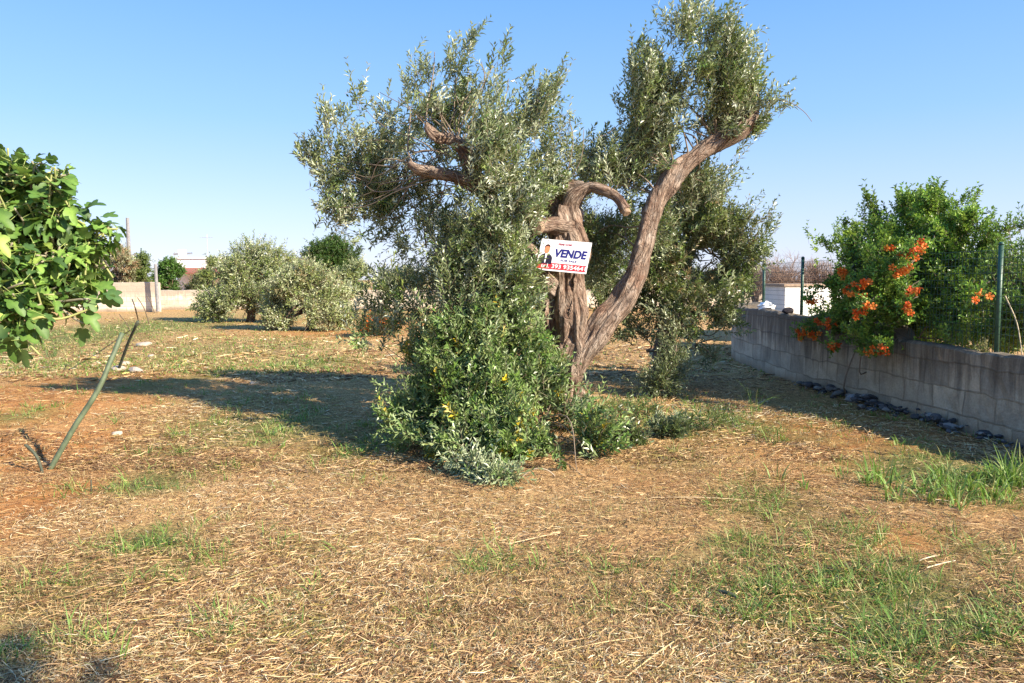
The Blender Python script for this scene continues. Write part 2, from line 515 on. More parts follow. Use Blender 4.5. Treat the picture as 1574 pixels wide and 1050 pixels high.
def wall_material(name, light, dark, stain, pale=False):
    m, nt, b, out = nmat(name)
    uv = nt.nodes.new('ShaderNodeUVMap'); uv.uv_map = 'along'
    br = nt.nodes.new('ShaderNodeTexBrick')
    br.inputs['Scale'].default_value = 1.0
    br.inputs['Brick Width'].default_value = 0.5
    br.inputs['Row Height'].default_value = 0.26
    br.inputs['Mortar Size'].default_value = 0.014
    br.inputs['Mortar Smooth'].default_value = 0.6
    br.inputs['Color1'].default_value = (0.70, 0.70, 0.70, 1)
    br.inputs['Color2'].default_value = (1.22, 1.2, 1.16, 1)
    br.inputs['Mortar'].default_value = (0.66, 0.64, 0.61, 1)
    dm = nt.nodes.new('ShaderNodeVectorMath'); dm.operation = 'ADD'
    nz = nt.nodes.new('ShaderNodeTexNoise'); nz.inputs['Scale'].default_value = 3.0
    sc = nt.nodes.new('ShaderNodeVectorMath'); sc.operation = 'SCALE'; sc.inputs['Scale'].default_value = 0.09
    nt.links.new(uv.outputs[0], nz.inputs['Vector']); nt.links.new(nz.outputs['Color'], sc.inputs[0])
    nt.links.new(uv.outputs[0], dm.inputs[0]); nt.links.new(sc.outputs[0], dm.inputs[1])
    nt.links.new(dm.outputs[0], br.inputs['Vector'])
    mp = nt.nodes.new('ShaderNodeMapping'); mp.inputs['Scale'].default_value = (1, 1, 1)
    nt.links.new(uv.outputs[0], mp.inputs[0])
    n1 = noise(nt, mp.outputs[0], 3.2, 7, 0.7, 0.3)
    mp2 = nt.nodes.new('ShaderNodeMapping'); mp2.inputs['Scale'].default_value = (9, 0.9, 1)
    nt.links.new(uv.outputs[0], mp2.inputs[0])
    n2 = noise(nt, mp2.outputs[0], 1.0, 5, 0.65, 0.4)
    n3 = noise(nt, mp.outputs[0], 45, 5, 0.75)
    c = ramp(nt, n1, [(0.3, dark), (0.65, light)])
    c = mixc(nt, 0.85, c, br.outputs['Color'], 'MULTIPLY')
    # run-off stains coming down from the top, drips with a shape of their own
    sx = nt.nodes.new('ShaderNodeSeparateXYZ'); nt.links.new(uv.outputs[0], sx.inputs[0])
    st = nt.nodes.new('ShaderNodeMath'); st.operation = 'MULTIPLY_ADD'; st.inputs[1].default_value = 0.55
    nt.links.new(sx.outputs[1], st.inputs[0]); nt.links.new(n2, st.inputs[2])
    fac = ramp(nt, st.outputs[0], [(0.74, (0, 0, 0)), (1.0, (0.85, 0.85, 0.85))])
    c = mixc(nt, fac, c, stain)
    sp_ = nt.nodes.new('ShaderNodeMath'); sp_.operation = 'MULTIPLY_ADD'; sp_.inputs[1].default_value = -2.2
    nt.links.new(sx.outputs[1], sp_.inputs[0]); nt.links.new(n1, sp_.inputs[2])
    c = mixc(nt, ramp(nt, sp_.outputs[0], [(0.12, (0, 0, 0)), (0.42, (.6, .6, .6))]), c, (0.20, 0.125, 0.07))
    c = mixc(nt, 0.7, c, ramp(nt, n3, [(0.3, (0.7, 0.7, 0.7)), (0.7, (1.25, 1.25, 1.25))]), 'MULTIPLY')
    nt.links.new(c, b.inputs['Base Color'])
    b.inputs['Roughness'].default_value = 0.95
    b.inputs['Specular IOR Level'].default_value = 0.15
    s = nt.nodes.new('ShaderNodeMath'); s.operation = 'MULTIPLY_ADD'; s.inputs[1].default_value = 1.2
    nt.links.new(br.outputs['Fac'], s.inputs[0])
    inv = nt.nodes.new('ShaderNodeMath'); inv.operation = 'SUBTRACT'; inv.inputs[0].default_value = 1.0
    nt.links.new(br.outputs['Fac'], inv.inputs[1])
    nt.links.new(inv.outputs[0], s.inputs[0]); nt.links.new(n3, s.inputs[2])
    bump(nt, b, s.outputs[0], 0.5, 0.012)
    return m


M['wall'] = wall_material('old concrete blocks', (0.50, 0.44, 0.35), (0.28, 0.24, 0.19), (0.12, 0.10, 0.08))
M['far_wall'] = wall_material('pale limestone blocks', (0.80, 0.72, 0.58), (0.66, 0.57, 0.45), (0.42, 0.35, 0.28))

# ------------------------------------------------------------------ the ground
GREEN = [  # px, py, half width px, half height px, strength : grassy patches of the photograph
    (390, 660, 120, 28, .9), (540, 690, 90, 30, .7), (230, 745, 60, 25, .8), (195, 850, 70, 34, 1.0), (110, 930, 130, 60, .75), (260, 880, 60, 40, .6),
    (430, 970, 140, 60, .5), (330, 900, 90, 30, .3), (60, 1020, 120, 40, .6), (1090, 665, 110, 28, .8), (960, 640, 60, 22, .5), (1040, 720, 70, 20, .5),
    (1200, 790, 90, 40, .6), (1310, 960, 170, 90, 1.3), (1480, 960, 130, 110, 1.0), (1080, 900, 90, 50, .5), (1160, 860, 70, 40, .5),
    (940, 900, 60, 40, .35), (1450, 745, 120, 35, 1.0), (1290, 830, 70, 40, .45), (1290, 640, 120, 30, .35), (150, 510, 150, 32, .9),
    (350, 540, 200, 30, .45), (60, 560, 110, 16, .5), (470, 565, 70, 12, .8), (320, 580, 60, 20, .6), (230, 600, 60, 20, .5), (20, 660, 40, 20, .6), (760, 880, 90, 35, .3), (700, 950, 90, 40, .35),
    (470, 860, 50, 20, .5), (340, 720, 30, 12, .6), (1500, 860, 60, 30, .5), (1240, 690, 60, 20, .4), (560, 480, 300, 20, .4), (1180, 970, 60, 60, .8), (420, 620, 220, 40, .22)]
SOIL = [(30, 620, 190, 56, 1.0), (0, 800, 80, 70, .9), (60, 700, 110, 50, .7), (520, 512, 120, 9, .6), (300, 455, 200, 8, .4), (620, 500, 80, 10, .6), (1320, 690, 260, 60, .45), (1420, 850, 90, 25, .5),
        (900, 470, 300, 20, .4), (1000, 760, 90, 20, .2)]


def world_patch(lst):
    out = []
    for px, py, rx, ry, s in lst:
        py = max(py, 440)
        d = CAM_H * FPX / (py - HORIZON)
        x = (px - W0 / 2) / FPX * d
        dn = CAM_H * FPX / (py + ry - HORIZON); df = CAM_H * FPX / max(py - ry - HORIZON, 6)
        out.append((x, d, rx / FPX * d, max(min((df - dn) / 2, 14), .15), s))
    return out


GW, SW = world_patch(GREEN), world_patch(SOIL)


def patch(P, x, y):
    s = np.zeros(np.broadcast(x, y).shape)
    wob = 1 + .35 * np.sin(x * 2.7 + 1.3 * np.sin(y * 1.9)) * np.cos(y * 2.2 + x)
    for cx, cy, rx, ry, k in P:
        e = ((x - cx) / rx) ** 2 + ((y - cy) / ry) ** 2
        s = np.maximum(s, k * np.exp(-e * 0.9 * wob))
    return s


def axis(lo, hi, near_lo, near_hi, step, grow=1.12):
    a = list(np.arange(near_lo, near_hi + step, step))
    s = step
    while a[-1] < hi:
        s *= grow; a.append(a[-1] + s)
    s = step; b = []
    x = near_lo
    while x > lo:
        s *= grow; x -= s; b.append(x)
    return np.array(b[::-1] + a)


gx = axis(-1500, 1500, -8, 7, 0.055)
gy = axis(-60, 2500, 2.6, 14, 0.055)
GX, GY = np.meshgrid(gx, gy)
GZ = gh(GX, GY)
_n = np.random.default_rng(5).normal(size=GX.shape)
near = ((np.abs(GX) < 9) & (GY > 1) & (GY < 17))
GZ = GZ + np.where(near, _n * 0.006, 0)
nx, ny = len(gx), len(gy)
V = np.stack([GX, GY, GZ], -1).reshape(-1, 3)
i = (np.arange(ny - 1)[:, None] * nx + np.arange(nx - 1)[None, :])
Q = np.stack([i, i + 1, i + nx + 1, i + nx], -1).reshape(-1, 4)
C = np.stack([patch(SW, GX, GY), patch(GW, GX, GY), np.zeros_like(GX)], -1).reshape(-1, 3)
M['ground'] = ground_material()
gmb = MB(); gmb.add(V, Q, col=C)
ground = gmb.build('ground', M['ground'], smooth=True)
tag(ground, kind='structure')


# ------------------------------------------------------------------ straw and grass (nobody could count it)
rng = np.random.default_rng(3)


def sample_ground(n, pw=2.0, d0=2.9, d1=16, margin=1.06):
    """points spread over what the lens could see, denser near by"""
    u = rng.random(n)
    k = 1.0
    d = 1.0 / (1 / d0 - u * (1 / d0 - 1 / d1))            # even in picture height
    if pw != 2.0:
        d = d0 * (d1 / d0) ** u
    x = (rng.random(n) * 2 - 1) * d * (W0 / 2 / FPX) * margin
    return x, d


WALL_PTS = [(5.05, 4.6), (4.80, 6.2), (4.68, 7.2), (4.63, 8.1), (4.50, 9.2), (4.40, 10.2), (4.28, 11.3), (4.27, 12.6), (4.28, 13.8), (4.36, 15.4), (4.80, 17.0), (5.8, 18.8)]
_wx = np.array([p[0] for p in WALL_PTS]); _wy = np.array([p[1] for p in WALL_PTS])


def wall_x(y):
    return np.interp(y, _wy, _wx)


mb = MB()
for (n, d0, d1, w, L0, L1, lay) in [(210000, 2.8, 7.0, .0017, .02, .11, .05), (120000, 6.5, 14, .0030, .04, .15, .05), (26000, 12, 34, .012, .10, .30, .04)]:
    x, y = sample_ground(n, 1.0 if d0 < 3 else 2.0, d0, d1)
    bare = patch(SW, x, y); grn = patch(GW, x, y)
    clump = void_noise(np.stack([x, y, 0 * x], 1), 4.2, 8) * .5 + void_noise(np.stack([x, y, 0 * x], 1), 11., 9) * .35
    keep = rng.random(n) < np.clip(0.80 - .95 * bare - .4 * grn + .7 * clump, .05, 1)
    keep &= x < wall_x(y) - .02
    x, y = x[keep], y[keep]; m = len(x)
    z = gh(x, y) + rng.random(m) ** 2 * lay * .6 + .004
    L = rng.uniform(L0, L1, m) * (0.4 + rng.random(m) ** 2)
    az = rng.normal(0.15, 0.75, m) + (rng.random(m) < .35) * rng.uniform(0, 3.14, m)
    az += void_noise(np.stack([x, y, 0 * x], 1), 1.3, 4) * .9
    pitch = rng.normal(0, .13, m)
    dv = np.stack([np.cos(az) * np.cos(pitch), np.sin(az) * np.cos(pitch), np.sin(pitch)], 1)
    sd = np.stack([-np.sin(az), np.cos(az), rng.normal(0, .5, m)], 1); sd = unit(sd)
    p1 = np.stack([x, y, z], 1)
    bend = np.stack([-np.sin(az), np.cos(az), 0 * az], 1) * (rng.normal(0, .09, m) * L)[:, None] + np.array([0, 0, 1]) * (rng.normal(.0, .03, m) * L)[:, None]
    a_ = p1 - dv * L[:, None] / 2; b_ = p1 + dv * L[:, None] / 2; c_ = p1 + bend
    for q in (a_, b_, c_):
        q[:, 2] = np.maximum(q[:, 2], gh(q[:, 0], q[:, 1]) + .002)
    ww = (w * rng.uniform(.5, 1.4, m))[:, None] * sd
    V = np.stack([a_ - ww * .6, a_ + ww * .6, c_ - ww, c_ + ww, b_ - ww * .4, b_ + ww * .4], 1).reshape(-1, 3)
    k = np.arange(m)[:, None] * 6
    Q = np.concatenate([k + np.array([0, 1, 3, 2]), k + np.array([2, 3, 5, 4])], 0)
    t = np.clip(rng.random(m) - .12 * void_noise(np.stack([x, y, 0 * x], 1), 2.0, 77), 0, 1)
    base = np.where((t < .42)[:, None], np.array([.19, .095, .045]), np.where((t < .76)[:, None], np.array([.57, .36, .17]), np.where((t < .95)[:, None], np.array([.74, .53, .28]), np.array([.80, .68, .45]))))
    base = base * rng.uniform(.75, 1.15, m)[:, None]
    gr = (rng.random(m) < .10 + .3 * patch(GW, x, y))
    base = np.where(gr[:, None], base * np.array([.62, .72, .42]), base)
    mb.add(V, Q, col=np.repeat(base, 6, 0))
straw = mb.build('straw_litter', M['straw'])
tag(straw, 'loose dry straw and mown stalks scattered over the field', 'straw', kind='stuff')


def blades(mb, px, py, n_each, L, spread, width, cols, lean=.5, curl=.6, seed=0, stations=4):
    """tufts of curved grass blades at the points px,py"""
    r = np.random.default_rng(seed)
    m = len(px) * n_each
    tx = np.repeat(px, n_each); ty = np.repeat(py, n_each)
    tL = np.repeat(np.broadcast_to(L, (len(px),)), n_each)
    sp = np.repeat(np.broadcast_to(spread, (len(px),)), n_each)
    x = tx + r.normal(0, 1, m) * sp; y = ty + r.normal(0, 1, m) * sp
    x = np.minimum(x, wall_x(y) - .03)
    z = gh(x, y) - .005
    az = np.arctan2(y - ty, x - tx) + r.normal(0, .9, m)
    LL = tL * r.uniform(.35, 1.15, m)
    ln = np.clip(r.normal(lean, .28, m), .02, 1.35)
    cu = np.clip(r.normal(curl, .35, m), 0, 1.6)
    pts = []
    p = np.stack([x, y, z], 1)
    h = np.stack([np.cos(az), np.sin(az), 0 * az], 1)
    for s in range(stations):
        pts.append(p.copy())
        ang = ln + cu * (s / (stations - 1)) * 1.3
        st = LL / (stations - 1)
        p = p + h * (np.sin(ang) * st)[:, None] + np.array([0, 0, 1]) * (np.cos(ang) * st)[:, None]
        p[:, 2] = np.maximum(p[:, 2], gh(p[:, 0], p[:, 1]) + .004)
    sd = unit(np.stack([-np.sin(az), np.cos(az), r.normal(0, .35, m)], 1))
    w = np.broadcast_to(width, (len(px),)).repeat(n_each) * r.uniform(.6, 1.3, m)
    prof = np.interp(np.linspace(0, 1, stations), [0, .35, 1], [.8, 1, .12])
    V = []
    for s in range(stations):
        V += [pts[s] - sd * (w * prof[s])[:, None], pts[s] + sd * (w * prof[s])[:, None]]
    V = np.stack(V, 1).reshape(-1, 3)
    k = np.arange(m)[:, None] * (2 * stations)
    Q = np.concatenate([k + np.array([2 * s, 2 * s + 1, 2 * s + 3, 2 * s + 2]) for s in range(stations - 1)], 0)
    cols = np.asarray(cols)
    ci = cols[r.integers(0, len(cols), m)] * r.uniform(.7, 1.25, m)[:, None]
    mb.add(V, Q, col=np.repeat(ci, 2 * stations, 0))


GCOL = [(.12, .25, .03), (.17, .32, .05), (.22, .35, .07), (.08, .17, .03), (.28, .33, .09), (.42, .38, .15)]
GCOL_Y = [(.22, .24, .08), (.32, .30, .11), (.48, .38, .18), (.15, .20, .05), (.55, .42, .22)]
mb = MB()
n = 30000
x, y = sample_ground(n, 1.0, 2.9, 16)
gp = patch(GW, x, y)
cl = void_noise(np.stack([x, y, 0 * x], 1), 6., 14)
keep = (rng.random(n) < np.clip(gp * (.35 + .95 * cl), 0, 1) * .62) & (x < wall_x(y) - .06)
blades(mb, x[keep], y[keep], 9, rng.uniform(.05, .19, keep.sum()), .03, np.where(y[keep] > 7, .0042, .0028), GCOL, .75, .7, 1)
keep = (rng.random(n) < np.clip(.12 + gp * .5, 0, 1) * np.clip(.5 + .8 * void_noise(np.stack([x, y, 0 * x], 1), 2.6, 31), 0, 1) * .45) & (x < wall_x(y) - .06)
blades(mb, x[keep], y[keep], 6, rng.uniform(.04, .11, keep.sum()), .03, np.where(y[keep] > 7, .004, .0025), GCOL_Y, .9, .6, 2)
x, y = sample_ground(26000, 2.0, 13, 42)
gp = patch(GW, x, y)
keep = (rng.random(len(x)) < .1 + gp * .9) & (x < wall_x(y) - .06)
blades(mb, x[keep], y[keep], 5, rng.uniform(.04, .12, keep.sum()), .10, .012, GCOL[:3] + GCOL_Y + [(.6, .45, .24), (.55, .42, .2)], .8, .5, 3, 3)
x, y = sample_ground(9000, 1.0, 2.9, 14)
keep = (void_noise(np.stack([x, y, 0 * x], 1), 3.5, 61) > -.2) & (rng.random(len(x)) > patch(SW, x, y)) & (x < wall_x(y) - .06)
blades(mb, x[keep], y[keep], 9, rng.uniform(.03, .08, keep.sum()), .02, np.where(y[keep] > 7, .003, .0016), [(.60, .44, .22), (.50, .34, .16), (.70, .55, .32), (.38, .24, .11)], .6, .5, 5)
tag(mb.build('sparse_grass', M['grass']), 'sparse green and yellowing grass growing through the dry litter', 'grass', kind='stuff')

# separate clumps one can point to
CLUMPS = [(1452, 752, 320, .21, .36, .010, 'tall bright green grass clump at the edge of the wall shadow', 'b'),
          (1556, 742, 170, .27, .22, .011, 'tall green grass clump at the right edge of the photo, nearest the wall', 'b'),
          (1320, 975, 70, .18, .20, .0045, 'fresh green grass clump in the right foreground', 'g'),
          (1250, 985, 40, .16, .12, .004, 'small leaning grass clump left of the big foreground clump', 'g'),
          (1170, 905, 26, .12, .08, .0035, 'short grass tuft beside the dark stick', 'g'),
          (195, 846, 26, .14, .12, .005, 'broad-bladed green tuft in the left foreground', 'g'),
          (455, 985, 32, .14, .16, .004, 'flattened grass tuft at the bottom, left of centre', 'g'),
          (385, 684, 30, .12, .20, .006, 'bright low weed tuft on the sunlit front edge of the tree shadow', 'b'),
          (250, 752, 26, .10, .14, .005, 'grey-green flattened weed tuft right of the leaning green pole', 'd'),
          (345, 640, 26, .22, .16, .007, 'dark green weed inside the tree shadow', 'd'),
          (1160, 635, 14, .34, .05, .006, 'single upright grass shoot beside the wall shadow', 'b'),
          (105, 548, 50, .25, .35, .010, 'dark green grass clump beyond the fig tree', 'd')]
BR = [(.15, .30, .04), (.20, .36, .06), (.11, .22, .04), (.26, .38, .10), (.36, .38, .14)]
for k, (px, py, nb, L, sp, w, lab, kd) in enumerate(CLUMPS):
    p = on_ground(px, py)
    mb = MB()
    r_ = np.random.default_rng(50 + k)
    nn = max(3, nb // 5)
    sp = sp if sp > .3 else sp * .6
    ox = p.x + r_.normal(0, sp, nn); oy = p.y + r_.normal(0, sp * .7, nn)
    blades(mb, ox, oy, 9, L * r_.uniform(.5, 1.2, nn), .03, w * .6, BR if kd == 'b' else ([(.07, .13, .04), (.10, .16, .06), (.14, .2, .07)] if kd == 'd' else GCOL[:5]), .35 if L > .2 else .7, .8, 60 + k, 5)
    o = mb.build('grass_clump', M['grass'], origin=(p.x, p.y, p.z))
    tag(o, lab, 'grass clump', 'grass clumps in the field')


# ------------------------------------------------------------------ foliage
# air in front of the board and the bare stem, where the owner has cut the shoots away
_k1, _k2, _k3 = at(876, 392, 8.1), at(872, 480, 8.1), at(884, 325, 8.3)
CLEAR = [(_k1.x, _k1.y, _k1.z, .44, .75, .30), (_k2.x, _k2.y, _k2.z, .28, .55, .50), (_k3.x, _k3.y, _k3.z, .34, .5, .26)]
def foliage(mb, blobs, n, twig=(.16, .34), leaves=14, leaf=(.06, .013), up=.5, out=.7, rnd=.5, cols=None, seed=0, void=.25, vscale=5.0,
            stem_r=.0022, outer=.42, spread=.85, leaf_mat=0, stem_mat=1, droop=0.0, zmin=None, fold=0.0, wind=(0, 0, 0), tip_cols=None, tip_share=0.0, sprays=0, spray_r=.15):
    """blobs: rows cx,cy,cz,rx,ry,rz,weight.  Twigs fill them, each carrying pairs of narrow leaves."""
    r = np.random.default_rng(seed)
    B = np.asarray(blobs, float)
    wgt = (B[:, 3] * B[:, 5]) ** 1.0 * B[:, 6]
    bi = r.choice(len(B), n, p=wgt / wgt.sum())
    b = B[bi]
    dr = unit(r.normal(size=(n, 3)))
    rad = r.random(n) ** outer
    p0 = b[:, :3] + dr * rad[:, None] * b[:, 3:6]
    if sprays:
        # leafy sprays: twigs gather round a few hundred shoot tips, leaving gaps between
        sb_ = r.choice(len(B), sprays, p=wgt / wgt.sum())
        sd_ = unit(r.normal(size=(sprays, 3)) + np.array([0, 0, .15])); sr_ = r.random(sprays) ** .38
        sc_ = B[sb_, :3] + sd_ * sr_[:, None] * B[sb_, 3:6]
        ax_s = unit(sd_ * .9 + np.array([0, 0, up]) + np.array(wind) + r.normal(size=(sprays, 3)) * .4)
        ls_ = r.uniform(.8, 1.8, sprays) * spray_r
        si = r.integers(0, sprays, n)
        al_ = r.uniform(-1, 1.3, n)
        p0 = sc_[si] + ax_s[si] * (al_ * ls_[si])[:, None] + r.normal(size=(n, 3)) * (spray_r * .42 * (1.25 - .5 * al_))[:, None]
        dr = ax_s[si] * 1.0; rad = sr_[si]
        tint = r.uniform(.72, 1.25, sprays)[si]
        rnd = rnd * .62
    else:
        tint = np.ones(n)
    vn = void_noise(p0, vscale, seed + 7)
    keep = vn > -1 + void * 2 * rad.clip(.4, 1) - .25 * r.random(n)
    for (kx, ky, kz, ka, kb, kc) in CLEAR:
        q_ = p0 + dr * .05
        keep &= ((q_[:, 0] - kx) / ka) ** 2 + ((q_[:, 1] - ky) / kb) ** 2 + ((q_[:, 2] - kz) / kc) ** 2 > 1
    if zmin is not None:
        keep &= p0[:, 2] > gh(p0[:, 0], p0[:, 1]) + zmin
    p0, dr, rad, tint = p0[keep], dr[keep], rad[keep], tint[keep]
    n = len(p0)
    L = r.uniform(twig[0], twig[1], n) * np.where((rad > .7) & (r.random(n) < .3), r.uniform(1.3, 1.9, n), 1.0)
    d = unit(dr * out + np.array([0, 0, up]) + r.normal(size=(n, 3)) * rnd + np.array(wind))
    bendv = unit(r.normal(size=(n, 3))) * .18 + np.array([0, 0, .10 - droop])
    p0 = p0 - d * (L * .45)[:, None]
    # stems
    side = unit(np.cross(d, r.normal(size=(n, 3)))) * stem_r
    side2 = unit(np.cross(d, side)) * stem_r

    def curve(t):
        return p0 + d * (L * t)[:, None] + bendv * (L * t * t)[:, None]
    if stem_r > 0:
        rings = []
        for t, k in ((0, 1), (.5, .8), (1, .3)):
            c = curve(np.full(n, t))
            rings += [c + side * k, c - side * .5 * k + side2 * .87 * k, c - side * .5 * k - side2 * .87 * k]
        V = np.stack(rings, 1).reshape(-1, 3)
        k = np.arange(n)[:, None] * 9
        Q = np.concatenate([k + np.array([s + j, s + (j + 1) % 3, s + 3 + (j + 1) % 3, s + 3 + j]) for s in (0, 3) for j in range(3)], 0)
        mb.add(V, Q, col=(.20, .16, .11), mat=stem_mat)
    # leaves
    m = leaves
    cols = np.asarray(cols if cols is not None else [(.075, .10, .045), (.10, .13, .06), (.055, .08, .035), (.14, .16, .09)])
    tcol = cols[r.integers(0, len(cols), n)]
    if tip_cols is not None:
        tc = np.asarray(tip_cols)
        is_tip = r.random(n) < tip_share
        tcol = np.where(is_tip[:, None], tc[r.integers(0, len(tc), n)], tcol)
    ph = r.uniform(0, 6.28, n)
    u1 = unit(side); u2 = unit(side2)
    for j in range(m):
        t = .12 + .9 * (j // 2 + .5) / (m / 2)
        c = curve(np.full(n, t))
        a = ph + (j // 2) * 1.57 + (j % 2) * 3.14 + r.normal(0, .3, n)
        sdir = u1 * np.cos(a)[:, None] + u2 * np.sin(a)[:, None]
        ld = unit(d * (1.15 - .45 * spread + .5 * t) + sdir * spread + r.normal(size=(n, 3)) * .18 + np.array([0, 0, -.25 * droop]))
        nv = unit(d * .8 - sdir * .5 + r.normal(size=(n, 3)) * .35 + np.array([0, 0, .35]))
        wd = unit(np.cross(ld, nv))
        up_ = np.cross(wd, ld)
        ll = leaf[0] * r.uniform(.65, 1.2, n) * (1.0 - .35 * (t > .95))
        w = leaf[1] * r.uniform(.75, 1.25, n)
        mid = c + ld * (ll * .48)[:, None]
        tip = c + ld * ll[:, None] - up_ * (ll * .10)[:, None]
        lift = up_ * (w * (.25 + fold))[:, None]
        V = np.stack([c, mid + wd * (w * .5)[:, None] + lift, tip, mid - wd * (w * .5)[:, None] + lift], 1).reshape(-1, 3)
        k = np.arange(n)[:, None] * 4
        cc = tcol * (tint * r.uniform(.75, 1.3, n))[:, None]
        mb.add(V, k + np.array([0, 1, 2, 3]), col=np.repeat(cc, 4, 0), mat=leaf_mat)
    return mb


def px_blobs(lst, thick=1.0):
    """rows px, py, rx px, ry px, depth, weight -> world ellipsoids"""
    out = []
    for px, py, rx, ry, d, w in lst:
        c = at(px, py, d)
        k = d / FPX
        out.append((c.x, c.y, c.z, rx * k, (rx + ry) / 2 * k * thick, ry * k, w))
    return out


OLIVE = [(.06, .105, .025), (.10, .165, .04), (.15, .215, .06), (.21, .26, .09), (.07, .11, .04), (.13, .17, .04)]
SILVER = [(.42, .46, .35), (.34, .39, .27), (.55, .58, .46)]
OLIVE_Y = [(.16, .18, .06), (.12, .15, .045), (.20, .20, .07)]


def wood(name, parts, mats, parent, voxel=0.02, disp=0.02, seed=0):
    """limbs fused into one gnarled surface"""
    mb = MB()
    for k, (pts, rad, rough) in enumerate(parts):
        mb.tube(pts, rad, sides=28, rough=rough, ridges=5, seed=seed + k, smooth=10)
    o = mb.build(name, mats, parent, smooth=True)
    rm = o.modifiers.new('fuse', 'REMESH'); rm.mode = 'VOXEL'; rm.voxel_size = voxel; rm.use_smooth_shade = True
    tex = bpy.data.textures.new('knots', 'CLOUDS'); tex.noise_scale = .10; tex.noise_depth = 4
    dm = o.modifiers.new('knots', 'DISPLACE'); dm.texture = tex; dm.strength = disp * 2.2; dm.mid_level = .5; dm.texture_coords = 'LOCAL'
    return o


def AP(*rows):
    """rows px, py, depth, radius -> points, radii"""
    return [tuple(at(r[0], r[1], r[2])) for r in rows], [r[3] for r in rows]


# ---- the big old olive
base = on_ground(862, 655)
T_D = 8.8
tree = empty('olive_tree', (0, 0, 0), 'huge old gnarled olive tree carrying the for sale board, forked trunk and leafy base shoots', 'olive tree')
tree.location = (base.x, base.y, base.z)
OFF = np.array(tree.location)


def child_build(mb, name, mats, parent, smooth=False):
    return mb.build(name, mats, parent, smooth=smooth, origin=OFF_CUR[0])


OFF_CUR = [OFF]
stem = [AP((868, 700, 8.85, .42), (860, 650, 8.8, .36), (856, 600, 8.8, .28), (858, 550, 8.8, .255), (860, 500, 8.8, .262), (862, 460, 8.8, .235), (866, 425, 8.8, .212), (868, 390, 8.8, .195), (868, 355, 8.82, .18), (872, 322, 8.85, .15)),
        AP((838, 660, 8.7, .14), (836, 590, 8.7, .13), (842, 520, 8.72, .14), (846, 450, 8.72, .11), (850, 400, 8.7, .10)),
        AP((880, 660, 8.7, .12), (876, 600, 8.62, .13), (880, 540, 8.62, .13), (886, 470, 8.66, .10), (886, 420, 8.7, .08)),
        AP((880, 640, 8.7, .10), (905, 662, 8.3, .07), (936, 688, 7.55, .035)),
        AP((850, 655, 8.7, .16), (800, 690, 8.2, .09), (770, 705, 7.9, .05)),
        AP((870, 655, 8.9, .15), (910, 655, 9.3, .10), (950, 658, 9.6, .05))]
limb_r = [AP((864, 585, 8.75, .16), (884, 548, 8.7, .185), (912, 515, 8.72, .165), (944, 478, 8.78, .15), (970, 436, 8.85, .135), (988, 390, 8.9, .115), (1000, 345, 8.95, .104),
             (1014, 302, 9.0, .104), (1038, 266, 9.05, .118), (1072, 238, 9.1, .092), (1105, 218, 9.15, .098), (1134, 200, 9.15, .112), (1152, 184, 9.15, .088), (1163, 164, 9.15, .035))]
limb_c = [AP((868, 350, 8.85, .14), (872, 322, 8.8, .12), (884, 302, 8.75, .095), (906, 289, 8.7, .058), (929, 294, 8.65, .068), (949, 303, 8.6, .052), (961, 323, 8.56, .064)),
          AP((860, 345, 8.85, .10), (850, 318, 8.9, .10), (846, 298, 8.9, .10), (868, 286, 8.85, .075), (895, 288, 8.75, .06)),
          AP((872, 350, 8.75, .12), (852, 347, 8.6, .09), (838, 348, 8.5, .075), (828, 350, 8.45, .065))]
limb_l = [AP((856, 450, 8.75, .12), (825, 410, 8.7, .11), (790, 360, 8.65, .10), (760, 320, 8.6, .095), (735, 285, 8.5, .088), (722, 252, 8.4, .085), (708, 225, 8.3, .074), (690, 213, 8.22, .062), (672, 211, 8.15, .056), (660, 200, 8.12, .046), (655, 190, 8.12, .024)),
          AP((742, 296, 8.5, .08), (715, 278, 8.3, .075), (690, 268, 8.2, .07), (664, 264, 8.14, .058), (642, 260, 8.1, .062), (628, 250, 8.1, .035)),
          AP((800, 375, 8.65, .07), (775, 362, 8.4, .065), (752, 360, 8.25, .06)),
          AP((852, 345, 8.8, .045), (820, 338, 8.65, .04), (790, 338, 8.55, .035), (765, 350, 8.5, .04))]


